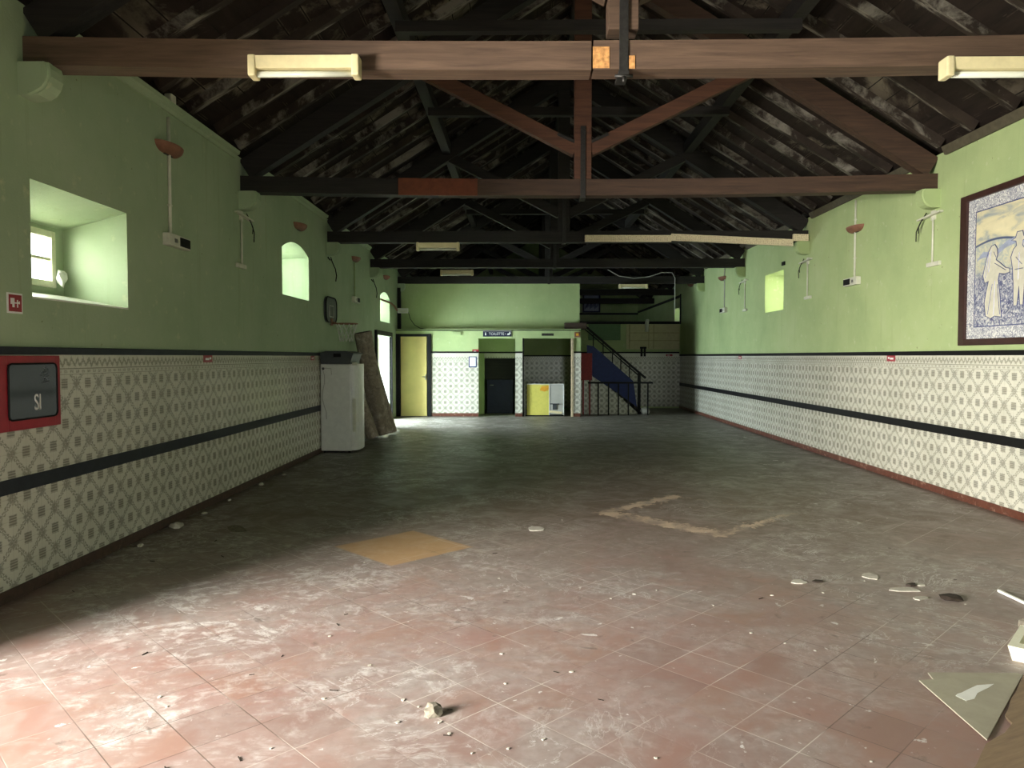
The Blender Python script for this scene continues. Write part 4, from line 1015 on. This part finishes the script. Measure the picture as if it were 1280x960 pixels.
# ------------------------------------------------------------------ near right: sheets, tray, board, stick
r = thing('grey_sheet', (2.2, 3.3, 0), 'grey green board lying on the floor at right with a sharp corner', 'sheet')
m = MB(); m.prism([(1.95, 3.64), (1.93, 3.07), (2.51, 3.72)], 2, .006, .012); m.build('sheet', SHEET, r)
m = MB(); m.prism([(2.03, 3.47), (2.05, 3.42), (2.10, 3.44), (2.15, 3.50), (2.24, 3.56), (2.29, 3.60), (2.20, 3.585), (2.13, 3.54), (2.08, 3.505), (2.05, 3.49)], 2, .012, .0126); m.build('paint_splash', WHITE, r)
m = MB(); m.prism([(2.05, 3.745), (2.02, 3.60), (2.2, 3.42), (2.50, 3.735), (2.50, 3.745)], 2, 0, .006); tag(m.build('grey_sheet', SHEET, None, (2.4, 3.6, 0)), 'second grey board under the sharp cornered sheet', 'sheet')
# white plastic light fitting / tray lying on its side
r = thing('white_tray', (2.85, 4.0, 0), 'white plastic tray full of rubble at the right edge', 'tray')
RIM = [(2.55, 3.905), (2.90, 4.30), (3.30, 4.42), (3.55, 4.15), (3.30, 3.95), (2.66, 3.80)]
cxx = sum(p[0] for p in RIM)/6; cyy = sum(p[1] for p in RIM)/6
def ring(f, z): return [(cxx+(p[0]-cxx)*f, cyy+(p[1]-cyy)*f, z) for p in RIM]
m = MB(); ot, ob, it, ib = ring(1, .085), ring(.93, 0), ring(.84, .085), ring(.78, .02)
for q in range(6):
    w_ = (q+1) % 6
    m.face([ob[q], ob[w_], ot[w_], ot[q]]); m.face([ot[q], ot[w_], it[w_], it[q]]); m.face([it[q], it[w_], ib[w_], ib[q]])
m.face(ob); m.face(ib); m.build('shell', plain('white_plastic', srgb(232, 230, 208), .35, .03), r)
def P(x, y, z): return (cxx+x, cyy+y, z)
random.seed(21)
for q in range(9):
    m = MB(); bmesh.ops.create_icosphere(m.bm, subdivisions=1, radius=random.uniform(.03, .042))
    c0 = Vector(P(-.20 + .2*(q % 3) + random.uniform(-.02, .02), -.09 + .11*(q // 3) + .05*(q % 3), .088))
    for v in m.bm.verts: v.co = v.co*random.uniform(.75, 1.2) + c0
    tag(m.build('rubble_lump', [ROCK, CREAM, TERRA][q % 3], None, c0), 'rubble lump heaped in the white tray at the right edge', 'rubble', 'rubble lumps in the white tray')
m = MB(); m.bar((3.235, 5.06, .012), (3.245, 4.70, .012), .022, .018, (0, 0, 1), .003); tag(m.build('white_stick', WHITE, None, (3.24, 4.9, 0)), 'thin white stick on the floor near the right edge', 'stick')
# brown board leaning in the corner
r = thing('brown_board', (2.2, 3.2, 0), 'worn brown wooden board leaning in the lower right corner', 'board')
m = MB(); random.seed(4)
a0, a1 = Vector((1.62, 2.70, .004)), Vector((2.60, 3.80, .004)); up = Vector((.62, -.54, .36)); low = []
for q in range(15):
    p = a0 + (a1-a0)*(q/14); p += up.normalized()*random.uniform(0, .02) + (up*.05 if q in (5, 6) else Vector((0, 0, 0))); low.append(p)
pts = low + [a1+up*1.1, a0+up*1.1]; nrm = (a1-a0).cross(up).normalized()*-.02
if nrm.z < 0: nrm = -nrm
m.face(pts); m.face([v+nrm for v in pts][::-1])
for q in range(len(pts)): w_ = (q+1) % len(pts); m.face([pts[q], pts[w_], pts[w_]+nrm, pts[q]+nrm])
m.build('board', BROWNB, r)
m = MB(); m.bar(a0+up*1.11+nrm*.5, a1+up*1.11+nrm*.5, .02, .03, nrm, .003); m.build('edge_strip', BEAMD, r)

# ------------------------------------------------------------------ litter on the floor
def lump(name, mat, loc, sx, sy, sz, seed, label, cat, group=None):
    random.seed(seed); m = MB(); bmesh.ops.create_icosphere(m.bm, subdivisions=2, radius=1)
    for v in m.bm.verts:
        f = random.uniform(.75, 1.15); v.co = Vector((v.co.x*sx*f, v.co.y*sy*f, max(v.co.z*sz*f, -sz*.4) + sz*.4)) + Vector(loc)
    return tag(m.build(name, mat, None, loc), label, cat, group)
lump('mortar_lump', ROCK, (-.40, 3.28, 0), .045, .045, .035, 1, 'crumbled grey mortar lump on the floor in the foreground', 'rubble')
lump('dry_leaf', DKCHIP, (2.83, 4.92, 0), .08, .07, .02, 2, 'dark dry leaf lump on the floor near the right edge', 'leaf')
def flake(loc, sx, sy, rot, seed, label, group=None, mat=CHIP, h=.006, name='plaster_flake', cat='plaster flake'):
    random.seed(seed); m = MB(); n = 8
    pts = []
    for q in range(n):
        a = 2*math.pi*q/n; rr = random.uniform(.65, 1.1); x = sx*rr*math.cos(a); y = sy*rr*math.sin(a)
        pts.append((loc[0]+x*math.cos(rot)-y*math.sin(rot), loc[1]+x*math.sin(rot)+y*math.cos(rot)))
    m.prism(pts, 2, .0005, h)
    return tag(m.build(name, mat, None, (loc[0], loc[1], 0)), label, cat, group)
flake((1.96, 5.27), .07, .05, .3, 1, 'white plaster flake on the floor left of the longer pale flakes')
flake((2.53, 5.42), .06, .09, .2, 2, 'white plaster flake farthest back on the right half of the floor')
flake((2.62, 5.10), .12, .06, .1, 3, 'long pale plaster flake beside the dark leaf lump')
flake((2.78, 5.22), .05, .04, .8, 4, 'small pale flake behind the dark leaf lump')
flake((2.64, 4.92), .06, .035, .4, 5, 'pale flake just left of the dark leaf lump')
flake((.12, 6.88), .09, .10, .2, 6, 'pale cracked plaster flake in the middle of the floor')
flake((2.10, 5.28), .05, .03, .2, 7, 'dark scrap next to the left white plaster flake', None, DKCHIP, .01, 'dark_scrap', 'scrap')
flake((2.72, 5.2), .05, .025, .5, 9, 'dark curled scrap behind the dark leaf lump', None, DKCHIP, .014, 'dark_scrap', 'scrap')
random.seed(77)
chip_src = []
for q in range(4):
    chip_src.append(flake((0, 0), .007+.002*q, .005+.0015*q, q, 100+q, 'tiny pale plaster chip lying loose on the near floor tiles', 'tiny plaster chips on the floor', CHIP, .004, 'plaster_chip', 'plaster chip'))
spots = []
while len(spots) < 44:
    y = 2.9 + 5.5*random.random()**1.7; x = random.uniform(-.62, .62)*y
    if x < XL+.2 or (x > 1.7 and y < 4.3): continue
    spots.append((x, y))
for q, (x, y) in enumerate(spots):
    o = chip_src[q % 4] if q < 4 else chip_src[q % 4].copy()
    if q >= 4: C.objects.link(o)
    o.location = (x, y, 0); o.rotation_euler = (0, 0, random.uniform(0, 6.28))
random.seed(78)
src = None
for q in range(24):
    y = 2.8 + 4*random.random()**1.5; x = random.uniform(-.62, .60)*y
    if x > 1.7 and y < 4.3: x -= 1.5
    if src is None:
        m = MB(); m.bar((-.035, 0, .004), (.035, 0, .006), .008, .007, (0, 0, 1)); src = m.build('splinter', DKCHIP, None, (0, 0, 0)); o = src
        tag(o, 'tiny dark wood splinter lying loose on the near floor tiles', 'splinter', 'tiny dark splinters on the floor')
    else:
        o = src.copy(); C.objects.link(o)
    o.location = (x, y, 0); o.rotation_euler = (0, 0, random.uniform(0, 3.14)); o.scale = (random.uniform(.3, .7),)*3
# crumbs along the left skirting
random.seed(9)
for q, (y, sx) in enumerate(((6.9, .06), (7.5, .03), (8.2, .025), (9.2, .04), (10.0, .03), (6.2, .03))):
    lump('plaster_crumb', CHIP, (XL+.10+.05*random.random(), y, 0), sx, sx*1.2, sx*.6, 40+q, 'crumb of fallen plaster lying along the left skirting', 'plaster crumb', 'plaster crumbs along the left skirting')
flake((-2.65, 6.85), .10, .2, .5, 31, 'grey pale plaster patch on the shaded floor by the left wall', None, ROCK, .004)
